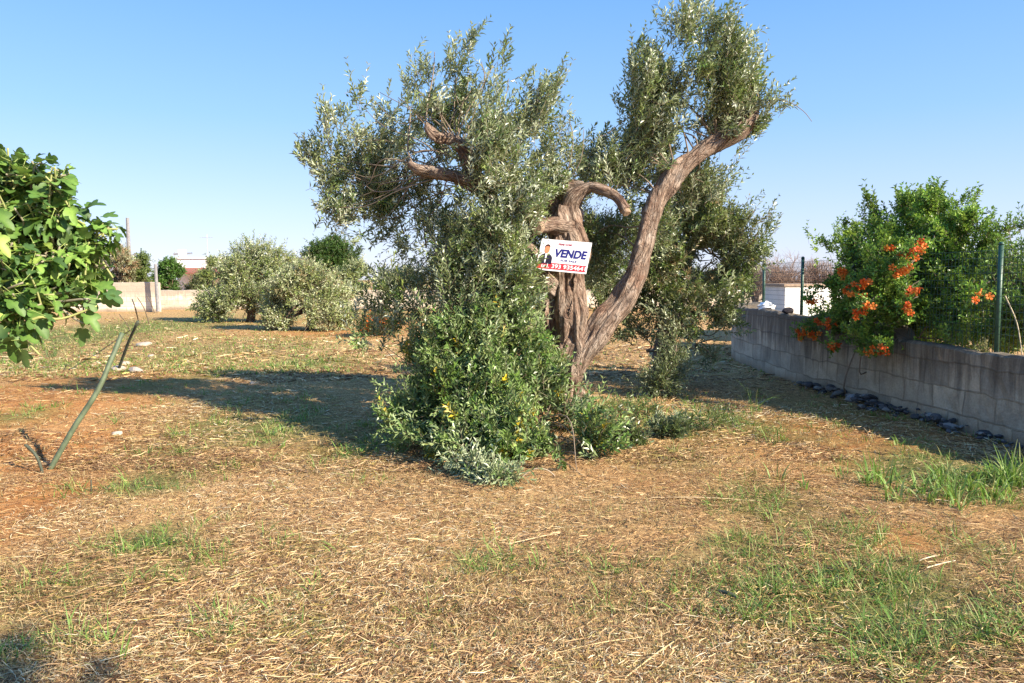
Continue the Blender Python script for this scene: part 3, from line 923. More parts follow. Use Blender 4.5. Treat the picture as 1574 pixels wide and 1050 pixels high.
def wood_child(name, parts, rough, voxel, disp, seed):
    """tubes fused into one gnarled surface; furrows follow each limb"""
    mb = MB()
    cl, cr, cT, cN, cB, cL, cid = [], [], [], [], [], [], []
    for k, (pts, rad) in enumerate(parts):
        mb.tube(pts, rad, sides=24, rough=rough, ridges=3, seed=seed + k, smooth=8)
        P, R = catmull(np.asarray(pts, float), np.asarray(rad, float), 14)
        T = unit(np.gradient(P, axis=0))
        Nn = np.zeros_like(P); a = unit(np.cross(T[0], np.array([.31, .92, .22]))); Nn[0] = a
        for q in range(1, len(P)):
            a = Nn[q - 1] - T[q] * np.dot(Nn[q - 1], T[q]); Nn[q] = unit(a)
        cl.append(P); cr.append(R); cT.append(T); cN.append(Nn); cB.append(np.cross(T, Nn))
        cL.append(np.concatenate([[0], np.cumsum(np.linalg.norm(np.diff(P, axis=0), axis=1))])); cid.append(np.full(len(P), k))
    cl, cr, cT, cN, cB, cL, cid = map(np.concatenate, (cl, cr, cT, cN, cB, cL, cid))
    raw = mb.build('raw', M['bark'])
    rm = raw.modifiers.new('fuse', 'REMESH'); rm.mode = 'VOXEL'; rm.voxel_size = voxel
    sm = raw.modifiers.new('soft', 'SMOOTH'); sm.factor = .5; sm.iterations = 3
    me = bpy.data.meshes.new_from_object(raw.evaluated_get(bpy.context.evaluated_depsgraph_get()))
    bpy.data.objects.remove(raw, do_unlink=True)
    n = len(me.vertices)
    co = np.zeros(n * 3, np.float32); me.vertices.foreach_get('co', co); co = co.reshape(-1, 3).astype(float)
    no = np.zeros(n * 3, np.float32); me.vertices.foreach_get('normal', no); no = no.reshape(-1, 3).astype(float)
    idx = np.zeros(n, int)
    for c0 in range(0, n, 4000):
        dd = np.linalg.norm(co[c0:c0 + 4000, None] - cl[None], axis=2) - cr[None]
        idx[c0:c0 + 4000] = dd.argmin(1)
    rel = co - cl[idx]
    ca = (rel * cN[idx]).sum(1); sa = (rel * cB[idx]).sum(1)
    th = np.arctan2(sa, ca)
    Lc = cL[idx] + (rel * cT[idx]).sum(1)
    R = cr[idx]
    tw = th + 1.1 * Lc + .5 * np.sin(2.1 * Lc + cid[idx])
    x1, x2 = np.cos(tw) * R, np.sin(tw) * R
    Q = np.stack([x1, x2, Lc * .16 + cid[idx] * .7], 1)
    f = void_noise(Q, 34, seed) * .55 + void_noise(Q, 70, seed + 1) * .35 + void_noise(co, 14, seed + 2) * .55
    fur = -np.abs(void_noise(Q, 26, seed + 3)) * 1.0
    amp = disp * np.clip(R / .12, .35, 1.6)
    if name == 'trunk':
        for (hx_, hy_, hr, hv, dep) in ((851, 462, .045, .30, .11), (850, 525, .05, .18, .10), (872, 400, .03, .22, .06), (876, 530, .03, .25, .05)):
            hc = np.array(at(hx_, hy_, 8.55))
            e = ((co[:, 0] - hc[0]) / hr) ** 2 + ((co[:, 2] - hc[2]) / hv) ** 2
            co = co + np.array([0, 1, 0]) * (dep * np.exp(-e) * (no[:, 1] < 0))[:, None]
    rb = np.random.default_rng(seed + 5)       # burls, healed cuts and swellings
    for _ in range(26 if name == 'trunk' else 20):
        k_ = rb.integers(0, n); c0_ = co[k_].copy(); rr_ = rb.uniform(.35, .9) * R[k_]
        hgt = rb.uniform(-.22, .34) * R[k_]
        e = ((co - c0_) ** 2).sum(1) / rr_ ** 2
        co = co + no * (hgt * np.exp(-e))[:, None]
        if hgt > .15 * R[k_]:                  # a hollow in the middle of the burl
            co = co - no * (hgt * .9 * np.exp(-e * 9))[:, None]
    co = co + no * (amp * (.75 * f + .9 * (np.maximum(fur, -.9) + .45)))[:, None] - OFF
    me.vertices.foreach_set('co', co.astype(np.float32).ravel())
    al = me.attributes.new('along', 'FLOAT_VECTOR', 'POINT')
    al.data.foreach_set('vector', np.stack([x1, x2, Lc + cid[idx] * .7], 1).astype(np.float32).ravel())
    me.polygons.foreach_set('use_smooth', np.ones(len(me.polygons), bool))
    me.update()
    me.name = name
    me.materials.clear(); me.materials.append(M['bark'])
    o = bpy.data.objects.new(name, me); COL.objects.link(o); o.parent = tree
    return o


wood_child('trunk', stem, .12, .012, .034, 10)
tag(wood_child('limb', limb_r, .13, .010, .022, 30), 'long right hand limb rising from the fork and bending to the right')
tag(wood_child('limb', limb_c, .12, .009, .018, 40), 'short hooked limb arching right above the board')
tag(wood_child('limb', limb_l, .12, .010, .018, 50), 'curved dark limbs inside the left crown')
# sawn faces
for px, py, d, r_, lab in ((826, 351, 8.37, .062, 'pale sawn end of the short stub left above the board'), (751, 360, 8.19, .062, 'pale sawn stub end among the left leaves'), (963, 328, 8.53, .046, 'sawn end of the hooked limb')):
    mb = MB()
    c = at(px, py, d)
    dirv = Vector((-.35, -.9, -.1)) if px < 900 else Vector((.35, -.5, -.7))
    dirv.normalize()
    mb.tube([tuple(c + dirv * -.05), tuple(c), tuple(c + dirv * .012)], [r_ * 1.05, r_, r_ * .8], 18, rough=.14, seed=px)
    tag(child_build(mb, 'sawn_end', M['cut_wood'], tree), lab)

# crown
L_CROWN = [(752, 222, 34, 30, 8.0, 1.2), (762, 270, 36, 24, 7.95, 1.0), (735, 300, 30, 16, 8.0, .8), (484, 248, 26, 12, 8.6, 1.0), (512, 262, 26, 20, 8.7, .8), (518, 325, 30, 14, 8.6, .9), (560, 150, 18, 16, 8.6, .5), (588, 420, 30, 30, 8.9, .6), (588, 490, 40, 30, 8.7, .7), (885, 200, 24, 30, 8.9, .9), (770, 110, 26, 24, 8.6, .5), (650, 235, 40, 30, 8.9, .8), (620, 215, 30, 30, 8.5, .7), (655, 165, 40, 22, 8.1, .6), (702, 100, 46, 30, 8.8, .5), (742, 130, 48, 38, 8.6, .6), (655, 120, 30, 34, 8.7, .5), (612, 165, 60, 42, 8.7, .9), (690, 150, 66, 40, 8.9, .8), (716, 190, 60, 34, 8.9, 1.0),
           (800, 195, 66, 52, 8.6, 1.1), (862, 220, 38, 42, 8.9, 1.0), (560, 225, 58, 36, 8.6, .9), (500, 250, 32, 15, 8.6, .7), (585, 285, 62, 44, 9.0, 1.2),
           (535, 322, 34, 16, 8.6, .7), (560, 270, 40, 60, 8.8, .8), (690, 320, 70, 45, 8.7, 1.0), (770, 265, 66, 60, 8.3, 1.3), (830, 285, 46, 46, 8.9, 1.0), (700, 255, 30, 20, 9.2, .5),
           (620, 360, 56, 46, 8.9, 1.0), (585, 355, 38, 34, 8.8, .5), (700, 390, 76, 58, 8.5, 1.6), (785, 350, 50, 55, 8.2, 1.5), (775, 425, 54, 54, 8.2, 1.8), (650, 440, 66, 48, 8.6, 1.4), (700, 500, 70, 40, 8.2, 1.4), (640, 480, 50, 40, 8.5, 1.0),
           (735, 465, 66, 56, 8.2, 1.2), (600, 445, 40, 36, 8.9, .6), (640, 520, 66, 30, 8.5, .7), (800, 470, 30, 50, 8.4, .9)]
R_CROWN = [(1076, 34, 24, 26, 9.2, .9), (1064, 72, 40, 38, 9.2, 1.1), (1104, 95, 48, 42, 9.2, 1.0), (998, 130, 40, 34, 9.2, .8), (1055, 130, 66, 42, 9.3, 1.2), (1130, 140, 44, 32, 9.15, 1.1),
           (1085, 175, 66, 34, 9.3, 1.2), (1008, 186, 50, 32, 9.15, 1.1), (1005, 228, 40, 30, 9.2, 1.1), (960, 225, 34, 24, 9.1, .8), (1050, 200, 36, 20, 9.25, 1.0), (1120, 190, 36, 18, 9.35, .9),
           (972, 268, 36, 34, 9.2, 1.0), (930, 262, 42, 24, 9.2, .8), (1128, 172, 44, 14, 9.1, .8), (1158, 150, 18, 16, 9.15, .8), (1075, 290, 34, 30, 9.5, .8), (900, 250, 30, 24, 9.1, .6)]
M_CROWN = [(818, 385, 34, 36, 9.3, 1.0), (815, 335, 30, 26, 9.3, .8), (830, 430, 24, 40, 9.4, .8), (940, 350, 44, 44, 9.6, 1.1), (925, 410, 40, 46, 9.6, 1.1), (965, 385, 30, 50, 9.5, .9), (905, 350, 26, 30, 9.4, .8), (1010, 345, 30, 40, 9.6, .8)]
mb = MB()
kw = dict(stem_mat=1)
foliage(mb, px_blobs(L_CROWN), 5500, (.15, .32), 14, (.078, .022), .55, .75, .5, OLIVE, 21, .6, 4.5, tip_cols=SILVER, tip_share=.26, wind=(.22, 0, 0), sprays=320, spray_r=.15, **kw)
foliage(mb, px_blobs(L_CROWN), 450, (.16, .36), 14, (.074, .020), .5, .75, .5, OLIVE, 24, .3, 5.0, tip_cols=SILVER, tip_share=.2, **kw)
foliage(mb, px_blobs(L_CROWN[20:]), 650, (.16, .32), 14, (.06, .0135), .35, .75, .5, OLIVE_Y, 22, .2, 5.0, **kw)
tag(child_build(mb, 'crown', [M['olive_leaf'], M['twig']], tree), 'broad silvery left part of the crown')
mb = MB()
foliage(mb, px_blobs(R_CROWN), 3500, (.15, .32), 14, (.078, .022), .6, .7, .5, OLIVE, 31, .3, 5.0, tip_cols=SILVER, tip_share=.24, wind=(.3, 0, 0), sprays=170, spray_r=.15, **kw)
tag(child_build(mb, 'crown', [M['olive_leaf'], M['twig']], tree), 'dense upright right part of the crown on the bent limb')
mb = MB()
foliage(mb, px_blobs(M_CROWN), 1500, (.15, .34), 14, (.062, .0135), .5, .7, .45, OLIVE, 33, .15, 6.0, tip_cols=SILVER, tip_share=.05, **kw)
tag(child_build(mb, 'crown', [M['olive_leaf'], M['twig']], tree), 'dark green part of the crown behind the two limbs')

# basal shoots
BASAL = [(705, 545, 86, 52, 7.9, 1.2), (790, 530, 48, 54, 8.05, 1.1), (680, 620, 68, 56, 7.6, 1.3), (770, 610, 80, 56, 7.6, 1.2), (842, 590, 34, 40, 8.0, .8), (700, 665, 64, 36, 7.2, 1.2),
         (625, 535, 56, 22, 8.2, .45), (650, 560, 50, 30, 8.0, .8), (770, 680, 70, 36, 6.95, 1.2), (850, 665, 46, 40, 7.2, 2.6), (862, 640, 34, 40, 7.6, 1.8), (865, 695, 36, 30, 7.0, 1.6), (820, 700, 40, 26, 6.9, 1.4), (885, 685, 36, 34, 6.95, 3.2), (895, 708, 34, 24, 6.65, 4.0), (835, 615, 40, 34, 7.6, 1.4), (640, 640, 30, 34, 7.6, 1.0), (900, 730, 24, 10, 6.25, 1.6), (740, 705, 60, 22, 6.75, 1.1), (845, 700, 50, 26, 6.75, 1.8), (650, 575, 30, 30, 7.9, .9), (800, 650, 70, 50, 7.3, 1.0)]
mb = MB()
VIV = [(.10, .185, .035), (.15, .25, .05), (.055, .105, .025), (.22, .31, .09), (.11, .18, .05), (.16, .19, .05)]
foliage(mb, px_blobs(BASAL), 5400, (.15, .32), 14, (.080, .025), .25, .75, .55, VIV, 41, .3, 5.0, sprays=400, spray_r=.13, tip_cols=[(.55, .42, .03), (.30, .36, .18), (.24, .32, .13)], tip_share=.10, zmin=.03, **kw)
tag(child_build(mb, 'base_shoots', [M['shoot_leaf'], M['twig']], tree), 'thick leafy suckers growing round the foot of the trunk, a few leaves turned yellow')
mb = MB()
PALE = [(745, 728, 36, 16, 6.3, 1.0), (775, 738, 28, 12, 6.1, .8), (722, 720, 26, 16, 6.4, .8), (750, 746, 30, 6, 6.05, .6)]
foliage(mb, px_blobs(PALE), 280, (.16, .30), 14, (.068, .019), .02, .6, .7, [(.30, .36, .20), (.2, .26, .11), (.38, .43, .27), (.13, .2, .07)], 43, .1, 5.0, zmin=.01, **kw)
tag(child_build(mb, 'base_shoots', [M['olive_leaf'], M['twig']], tree), 'pale silvery shoots lying on the ground in front of the base')

# thin twigs and inner branches carrying the crown
mb = MB()
rr = np.random.default_rng(8)


def twig_to(mb, src, dst, r0, r1, sag=.08, k=5):
    s, e = np.array(src), np.array(dst)
    L = np.linalg.norm(e - s)
    mid1 = s + (e - s) * .35 + rr.normal(size=3) * L * sag
    mid2 = s + (e - s) * .7 + rr.normal(size=3) * L * sag
    mb.tube([s, mid1, mid2, e], [r0, r0 * .75 + r1 * .25, r0 * .4 + r1 * .6, r1], 6, smooth=k, col=(.22, .17, .125), rough=.1, seed=int(rr.integers(99)))


skel_l = limb_l[0][0][:7] + limb_l[1][0][:3] + limb_l[2][0] + limb_l[3][0]
skel_r = limb_r[0][0][6:]
skel_b = [stem[0][0][2], stem[0][0][3], tuple(at(820, 640, 8.3)), tuple(at(780, 660, 7.9)), tuple(at(840, 650, 8.2))]
BL_L = px_blobs(L_CROWN)
for blobs, sk, n_ in ((BL_L, skel_l, 2), (px_blobs(R_CROWN), skel_r, 2), (px_blobs(M_CROWN), [stem[0][0][6]] + limb_r[0][0][3:7], 2), (px_blobs(BASAL), skel_b, 3)):
    for b in blobs:
        c = np.array(b[:3])
        for _ in range(n_):
            t = c + unit(rr.normal(size=3)) * np.array(b[3:6]) * .7
            s = min(sk, key=lambda q: np.linalg.norm(np.array(q) - t) + rr.random() * .4)
            twig_to(mb, s, t, .0065 if blobs is BL_L else .010, .003, .08)
for a, b_ in (((722, 255, 8.4), (700, 70, 8.8)), ((700, 220, 8.3), (740, 95, 8.7)), ((640, 262, 8.1), (612, 150, 8.6)), ((655, 200, 8.1), (668, 80, 8.7)), ((690, 390, 8.7), (640, 330, 8.6)),
              ((620, 360, 8.8), (600, 300, 8.8)), ((655, 380, 8.8), (625, 290, 8.6)), ((1100, 215, 9.1), (1080, 30, 9.2)), ((1060, 245, 9.1), (1000, 120, 9.2)), ((1145, 185, 9.1), (1120, 60, 9.2))):
    twig_to(mb, at(*a), at(*b_), .010, .004, .05)
pts = [at(1170, 158, 9.1), at(1190, 154, 9.05), at(1213, 157, 9.0), at(1235, 171, 9.0), at(1248, 187, 9.0)]
mb.tube([tuple(p) for p in pts], [.006, .005, .004, .004, .003], 5, smooth=4, col=(.22, .16, .11))
pts = [at(975, 175, 9.1), at(955, 188, 9.05), at(935, 205, 9.0), at(915, 212, 9.0)]
mb.tube([tuple(p) for p in pts], [.006, .005, .004, .003], 5, smooth=4, col=(.22, .16, .11))
pts = [at(800, 735, 6.2), at(818, 722, 6.2), at(840, 722, 6.2), at(860, 738, 6.2)]
mb.tube([tuple(p) for p in pts], [.007, .006, .005, .004], 5, smooth=4, col=(.42, .34, .25))
child_build(mb, 'branches', M['twig'], tree, smooth=True)

# ---- the for sale board
tl = at(833.2, 367, 8.50); tr_ = at(910, 373.4, 8.36)
px_m = 8.45 / FPX
u = (tr_ - tl)
bl = at(825.2, 414.5, 8.33)
vv = (bl - tl)
BW = u.length
un = u.normalized()
vn = (vv - un * vv.dot(un)).normalized()         # square corners
BH = vv.length
nn_ = un.cross(vn).normalized()
if nn_.y > 0: nn_ = -nn_
rot = Matrix((un, -vn, un.cross(-vn))).transposed()     # local x right, y up, z out
sign = empty('sale_sign', tl + u / 2 + vn * BH / 2, 'white for sale board with navy VENDE lettering, nailed to the olive trunk', 'sign')
sign.rotation_euler = rot.to_euler()
print('SIGN', BW, BH, rot.col[2])
hw, hh = BW / 2, BH / 2


def flat(name, poly_list, z, parent, label=None):
    """flat printed shapes: list of (points, material)"""
    me = bpy.data.meshes.new(name)
    bm = bmesh.new()
    mats = []
    for pts, m in poly_list:
        if m not in mats: mats.append(m)
        vs = [bm.verts.new((x, y, z + .0004 * mats.index(m))) for x, y in pts]
        f = bm.faces.new(vs); f.material_index = mats.index(m)
    bm.to_mesh(me); bm.free()
    for m in mats: me.materials.append(m)
    o = bpy.data.objects.new(name, me); COL.objects.link(o); o.parent = parent
    if label: o['label'] = label
    return o


def text(name, s, x, y, size, z, mat, parent, fat=0.0, shear=0.0, width=None, label=None):
    cu = bpy.data.curves.new(name, 'FONT')
    cu.body = s; cu.size = size; cu.align_x = 'CENTER'; cu.align_y = 'CENTER'
    cu.offset = fat; cu.shear = shear
    to = bpy.data.objects.new(name + '_c', cu); COL.objects.link(to)
    dg = bpy.context.evaluated_depsgraph_get()
    me = bpy.data.meshes.new_from_object(to.evaluated_get(dg))
    bpy.data.objects.remove(to, do_unlink=True)
    me.name = name
    me.materials.clear(); me.materials.append(mat)
    co = np.zeros(len(me.vertices) * 3, np.float32); me.vertices.foreach_get('co', co); co = co.reshape(-1, 3)
    if width:
        co[:, 0] *= width / (co[:, 0].max() - co[:, 0].min())
    co[:, 0] += x - (co[:, 0].max() + co[:, 0].min()) / 2
    co[:, 1] += y - (co[:, 1].max() + co[:, 1].min()) / 2
    co[:, 2] = z
    me.vertices.foreach_set('co', co.ravel()); me.update()
    o = bpy.data.objects.new(name, me); COL.objects.link(o); o.parent = parent
    if label: o['label'] = label
    return o


bmm = MB().box(-hw, hw, -hh, hh, -.003, .003)
bo = bmm.build('board', M['sign_white'], sign)
bv = bo.modifiers.new('edge', 'BEVEL'); bv.width = .001
zz = .0045
band_y1 = -hh + BH * .27
flat('red_band', [([(-hw + .02 * BW, -hh + .05 * BH), (hw - .02 * BW, -hh + .05 * BH), (hw - .02 * BW, -hh + .25 * BH), (-hw + .02 * BW, -hh + .25 * BH)], M['sign_red'])], zz, sign)
lx = -hw


def S(ax, ay):
    return (-hw + ax * BW, -hh + ay * BH)


def ell(cx, cy, rx, ry, n=16):
    return [S(cx + rx * math.cos(2 * math.pi * k / n), cy + ry * math.sin(2 * math.pi * k / n)) for k in range(n)]


flat('portrait', [([S(.03, .20), S(.29, .20), S(.285, .42), S(.25, .49), S(.19, .54), S(.12, .54), S(.06, .49), S(.035, .42)], M['sign_suit']),
                  ([S(.135, .55), S(.175, .55), S(.165, .24), S(.145, .24)], M['sign_white']),
                  (ell(.155, .66, .052, .125), M['sign_skin']),
                  ([S(.102, .70), S(.105, .78), S(.125, .82), S(.16, .835), S(.19, .815), S(.207, .76), S(.207, .70), S(.195, .755), S(.16, .77), S(.12, .76)], M['sign_hair'])],
     zz + .0006, sign, 'printed picture of a smiling man in a dark suit and white shirt')
flat('leaf_mark', [([S(.035, .80), S(.06, .84), S(.065, .92), S(.05, .87)], M['sign_green']), ([S(.05, .74), S(.08, .76), S(.07, .73)], M['sign_green'])], zz, sign)
text('headline_text', 'VENDE', -hw + .635 * BW, -hh + .575 * BH, .13, zz + .0003, M['sign_navy'], sign, .006, .12, .64 * BW, 'navy slanted capital letters VENDE')
text('subtitle_text', 'FOR SALE', -hw + .62 * BW, -hh + .35 * BH, .034, zz + .0003, M['sign_navy'], sign, .001, 0, .32 * BW)
text('phone_text', 'tel. 393 9354641', -hw + .535 * BW, -hh + .15 * BH, .066, zz + .0012, M['sign_white'], sign, .0010, 0, .88 * BW, 'white phone number on the red band')
text('agency_text', 'PRIME HOME', -hw + .49 * BW, -hh + .86 * BH, .034, zz + .0003, M['sign_maroon'], sign, .0014, 0, .27 * BW, 'small dark red agency name')
for sx in (-.35, .4):
    q = MB(); q.tube([(sx * BW, hh * .9, .001), (sx * BW, hh * .9, .009)], [.005, .006], 8, col=(.3, .3, .3))
    q.build('nail', M['metal_grey'], sign)

# ---- second olive, behind on the right
SEC = [(1010, 375, 40, 46, 11.0, .9), (1062, 362, 56, 46, 11.0, 1.1), (1120, 375, 48, 38, 10.9, 1.1), (1150, 385, 24, 26, 10.9, .8), (1085, 420, 58, 42, 10.9, 1.1), (1010, 430, 46, 44, 11.2, .9), (1135, 420, 30, 26, 11, .7),
       (1000, 490, 44, 34, 11.2, .7), (1060, 480, 58, 40, 10.8, .8), (1105, 490, 26, 42, 10.8, .7), (940, 480, 34, 40, 11.2, .5), (1050, 320, 44, 22, 11.2, .6), (1090, 340, 40, 22, 11.0, .8), (1080, 290, 26, 24, 10.8, .6), (900, 430, 30, 60, 11.4, .7)]
sb = on_ground(1030, 585)
second = empty('olive_tree', tuple(sb), 'smaller bushy olive tree behind the trunk, its hanging branches nearly touching the ground', 'olive tree')
so = np.array(sb)
mb = MB()
foliage(mb, px_blobs(SEC, 1.3), 4100, (.16, .34), 14, (.076, .023), .3, .7, .5, OLIVE + [(.20, .22, .06), (.22, .16, .08)], 71, .35, 4.5, sprays=230, spray_r=.16, tip_cols=[(.22, .17, .09), (.3, .32, .22)], tip_share=.12, zmin=.03, **kw)
mb.build('crown', [M['olive_leaf'], M['twig']], second, origin=so)
mb = MB()
foliage(mb, px_blobs([(1012, 590, 36, 26, 10.1, 1), (1030, 565, 26, 26, 10.2, 1), (985, 612, 14, 16, 10.0, .5), (1040, 540, 18, 24, 10.3, .6), (1090, 548, 22, 12, 10.6, .5)]), 330, (.16, .32), 14, (.066, .017), .2, .7, .5, [(.12, .15, .06), (.16, .19, .08), (.08, .11, .045)], 73, .2, 5.0, zmin=.02, **kw)
tag(mb.build('hanging_branch', [M['olive_leaf'], M['twig']], second, origin=so), 'leafy branch hanging down to the dry grass')
mb = MB()
tp = [(sb.x, sb.y + .3, sb.z - .1), (sb.x - .05, sb.y + .3, .5), (sb.x + .05, sb.y + .25, 1.0), (sb.x + .2, sb.y + .2, 1.5), (sb.x + .3, sb.y + .1, 2.1)]
mb.tube(tp, [.20, .15, .13, .10, .05], 16, rough=.15, ridges=4, seed=5, smooth=6)
mb.build('trunk', M['old_bark'], second, smooth=True, origin=so)
mb = MB()
for b in px_blobs(SEC, 1.3):
    for _ in range(2):
        c = np.array(b[:3]); t = c + unit(rr.normal(size=3)) * np.array(b[3:6]) * .7
        s = min([np.array(q) for q in tp[1:]], key=lambda q: np.linalg.norm(q - t) + rr.random() * .5)
        twig_to(mb, s, t, .02, .004)
twig_to(mb, at(1045, 480, 10.8), at(1030, 560, 10.2), .014, .006); twig_to(mb, at(1040, 540, 10.3), at(985, 612, 10.0), .008, .004)
twig_to(mb, at(1050, 500, 10.6), at(1095, 550, 10.5), .009, .004); twig_to(mb, at(1040, 530, 10.3), at(1020, 600, 10.05), .008, .004)
mb.build('branches', M['twig'], second, smooth=True, origin=so)

# ---- low fallen branch right of the base
fp = on_ground(980, 700)
mb = MB()
foliage(mb, px_blobs([(970, 678, 46, 20, 7.3, 1), (1015, 664, 40, 16, 7.5, .9), (950, 700, 30, 12, 6.95, .7), (1000, 700, 24, 10, 6.95, .6), (1040, 662, 26, 12, 7.8, .6)]), 800, (.12, .25), 12, (.062, .022), .2, .6, .5, [(.06, .085, .03), (.09, .13, .045), (.045, .065, .025)], 81, .25, 6.0, zmin=.01, **kw)
ps = [at(915, 692, 7.2), at(950, 682, 7.3), at(985, 672, 7.45), at(1040, 664, 7.7)]
mb.tube([tuple(p) for p in ps], [.016, .014, .010, .006], 6, smooth=5, col=(.4, .31, .22), mat=1)
tag(mb.build('fallen_branch', [M['olive_leaf'], M['twig']], origin=tuple(fp)), 'leafy cut branch lying on the grass right of the trunk base', 'branch')
ps = on_ground(1000, 640)
mb = MB()
foliage(mb, [(ps.x - .2, ps.y, ps.z + .08, .35, .25, .12, 1), (ps.x + .5, ps.y - .7, ps.z + .06, .45, .25, .10, 1)], 130, (.12, .24), 10, (.05, .016), .35, .5, .5, [(.10, .15, .05), (.13, .18, .06)], 83, .1, 6.0, zmin=.0, **kw)
tag(mb.build('low_weed', [M['green_leaf'], M['twig']], origin=tuple(ps)), 'low green weed spreading behind the fallen branch', 'weed')

# ------------------------------------------------------------------ fig tree on the left
figp = Vector((-3.75, 4.75, g(-3.75, 4.75)))
fig = empty('fig_tree', tuple(figp), 'leafy fig tree with large lobed bright green leaves at the left edge', 'fig tree')
fo = np.array(figp)


def fig_leaf_template():
    """lobed outline, 1 long, midrib on y; returns verts (x,y,z) and tris"""
    out = [(0.0, 0.0), (.13, -.05), (.27, .02), (.36, .16), (.30, .24), (.40, .36), (.47, .52), (.44, .62), (.30, .56), (.19, .52), (.22, .68), (.20, .84), (.10, .96), (0, 1.0)]
    pts = [(x, y) for x, y in out] + [(-x, y) for x, y in out[1:-1]][::-1]
    mid = [(0, .12), (0, .34), (0, .55), (0, .78)]
    V = [(x, y, .30 * abs(x) - .28 * y * y - .10 * abs(x) * y) for x, y in pts] + [(x, y, -.28 * y * y) for x, y in mid]
    n = len(pts); m = [n, n + 1, n + 2, n + 3]
    T = []
    right = list(range(0, 14)); 

    def near(i):
        y = pts[i][1]
        return m[0] if y < .2 else (m[1] if y < .45 else (m[2] if y < .66 else m[3]))
    for i in range(n):
        j = (i + 1) % n
        a, b = near(i), near(j)
        T.append((i, j, a))
        if a != b: T.append((j, b, a))
    T += [(0, m[0], m[0])]
    T = [t for t in T if len(set(t)) == 3]
    return np.array(V), np.array(T)


FLV, FLT = fig_leaf_template()
# consistent winding: make z up for all
for k in range(len(FLT)):
    a, b, c = FLV[FLT[k]]
    if np.cross(b - a, c - a)[2] < 0: FLT[k] = FLT[k][::-1]
FIG = [(20, 268, 46, 24, 4.7, 1), (62, 262, 34, 16, 4.7, .7), (85, 270, 16, 12, 4.6, .5), (30, 320, 60, 40, 4.7, 1.2), (85, 318, 28, 34, 4.7, 1.0), (20, 390, 60, 44, 4.6, 1.2), (85, 385, 44, 40, 4.7, 1.1), (118, 392, 26, 34, 4.8, .9), (152, 348, 24, 12, 4.8, 1.5),
       (138, 378, 18, 22, 4.8, 1.6), (40, 440, 60, 34, 4.6, 1.2), (105, 432, 34, 26, 4.7, .9), (-60, 370, 60, 90, 4.7, 1.1), (30, 475, 40, 18, 4.5, .5), (85, 470, 24, 14, 4.6, .35), (140, 468, 30, 10, 4.6, .9), (155, 452, 16, 6, 4.7, .7), (15, 500, 16, 10, 4.5, .12)]
fb = np.array(px_blobs(FIG, 1.6))
r = np.random.default_rng(91)
ns = 420
wg = fb[:, 3] * fb[:, 5] * fb[:, 6]
bi = r.choice(len(fb), ns, p=wg / wg.sum())
dr = unit(r.normal(size=(ns, 3)))
tips = fb[bi, :3] + dr * (r.random(ns) ** .5)[:, None] * fb[bi, 3:6]
axis_ = unit(dr * .8 + np.array([.25, -.1, .6]) + r.normal(size=(ns, 3)) * .35)
LP, LD, LN, LS = [], [], [], []
mbs = MB()
hub = np.array([(figp.x + .3, figp.y, .7), (figp.x + .5, figp.y - .1, 1.2), (figp.x + .7, figp.y, 1.6), (figp.x + .4, figp.y + .1, 2.0)])
for k in range(ns):
    tip, ax = tips[k], axis_[k]
    nl = int(r.integers(4, 8))
    for j in range(nl):
        a = r.uniform(0, 6.28); s = np.cross(ax, unit(r.normal(size=3))); s = unit(s)
        ld = unit(s * 1.0 + ax * r.uniform(-.3, .9) + np.array([0, 0, -.12]))
        st = tip - ax * (.035 * j)
        pet = r.uniform(.03, .09)
        pos = st + ld * pet
        mbs.tube([st, pos + ld * .01], [.0026, .002], 4, col=(.26, .33, .10), cap=False)
        LP.append(pos); LD.append(ld)
        LN.append(unit(np.array([0, 0, 1.0]) * .9 + ax * .5 + r.normal(size=3) * .35))
        LS.append(r.uniform(.05, .125) * (1.0 if j > 1 else .7))
    s = hub[np.argmin(np.linalg.norm(hub - tip, axis=1) + r.random(4) * .3)]
    if k % 2 == 0:
        mid = (s + tip) / 2 + r.normal(size=3) * .06
        mbs.tube([s, mid, tip - ax * .12, tip + ax * .01], [.013, .009, .006, .005], 6, smooth=4, col=(.30, .27, .19))
    else:
        mbs.tube([tip - ax * .22 - np.array([0, 0, .05]), tip - ax * .1, tip + ax * .01], [.006, .006, .005], 5, smooth=3, col=(.32, .34, .14))
# shoots whose outline the photograph shows
for (px, py, d, dx, dz, sz) in ((30, 535, 4.5, .35, -1.2, .15), (20, 510, 4.5, .8, -.5, .12), (50, 530, 4.5, .8, -.4, .11), (145, 502, 4.6, .8, -.6, .12), (120, 478, 4.6, -.7, -.6, .10), (165, 458, 4.65, 1, -.1, .11), (178, 470, 4.6, .9, -.3, .11), (150, 340, 4.75, .8, .5, .10), (172, 352, 4.75, 1, .1, .10), (160, 362, 4.75, .7, -.4, .10), (148, 356, 4.75, -.4, .8, .09),
                                (150, 476, 4.6, .5, -.7, .10), (60, 505, 4.5, .8, -.6, .15), (2, 385, 4.3, .9, -.45, .12), (6, 350, 4.4, .9, -.3, .12)):
    LP.append(np.array(at(px - 14, py - 20, d))); LD.append(unit(np.array([dx, -.25, dz]))); LN.append(unit(np.array([.1, -.5, .9]))); LS.append(sz)
LP, LD, LN, LS = map(np.array, (LP, LD, LN, LS))
mbs.tube([tuple(at(-30, 520, 4.6)), tuple(at(20, 506, 4.5)), tuple(at(60, 488, 4.5)), tuple(at(95, 490, 4.55)), tuple(at(150, 470, 4.6))], [.012, .010, .009, .007, .005], 6, smooth=4, col=(.36, .38, .14))
xa = unit(np.cross(LD, LN)); za = unit(np.cross(xa, LD))
Nl = len(LP)
curlv = r.uniform(.6, 2.4, Nl)
TV = np.repeat(FLV[None], Nl, 0) * LS[:, None, None]
TV[:, :, 2] *= curlv[:, None]
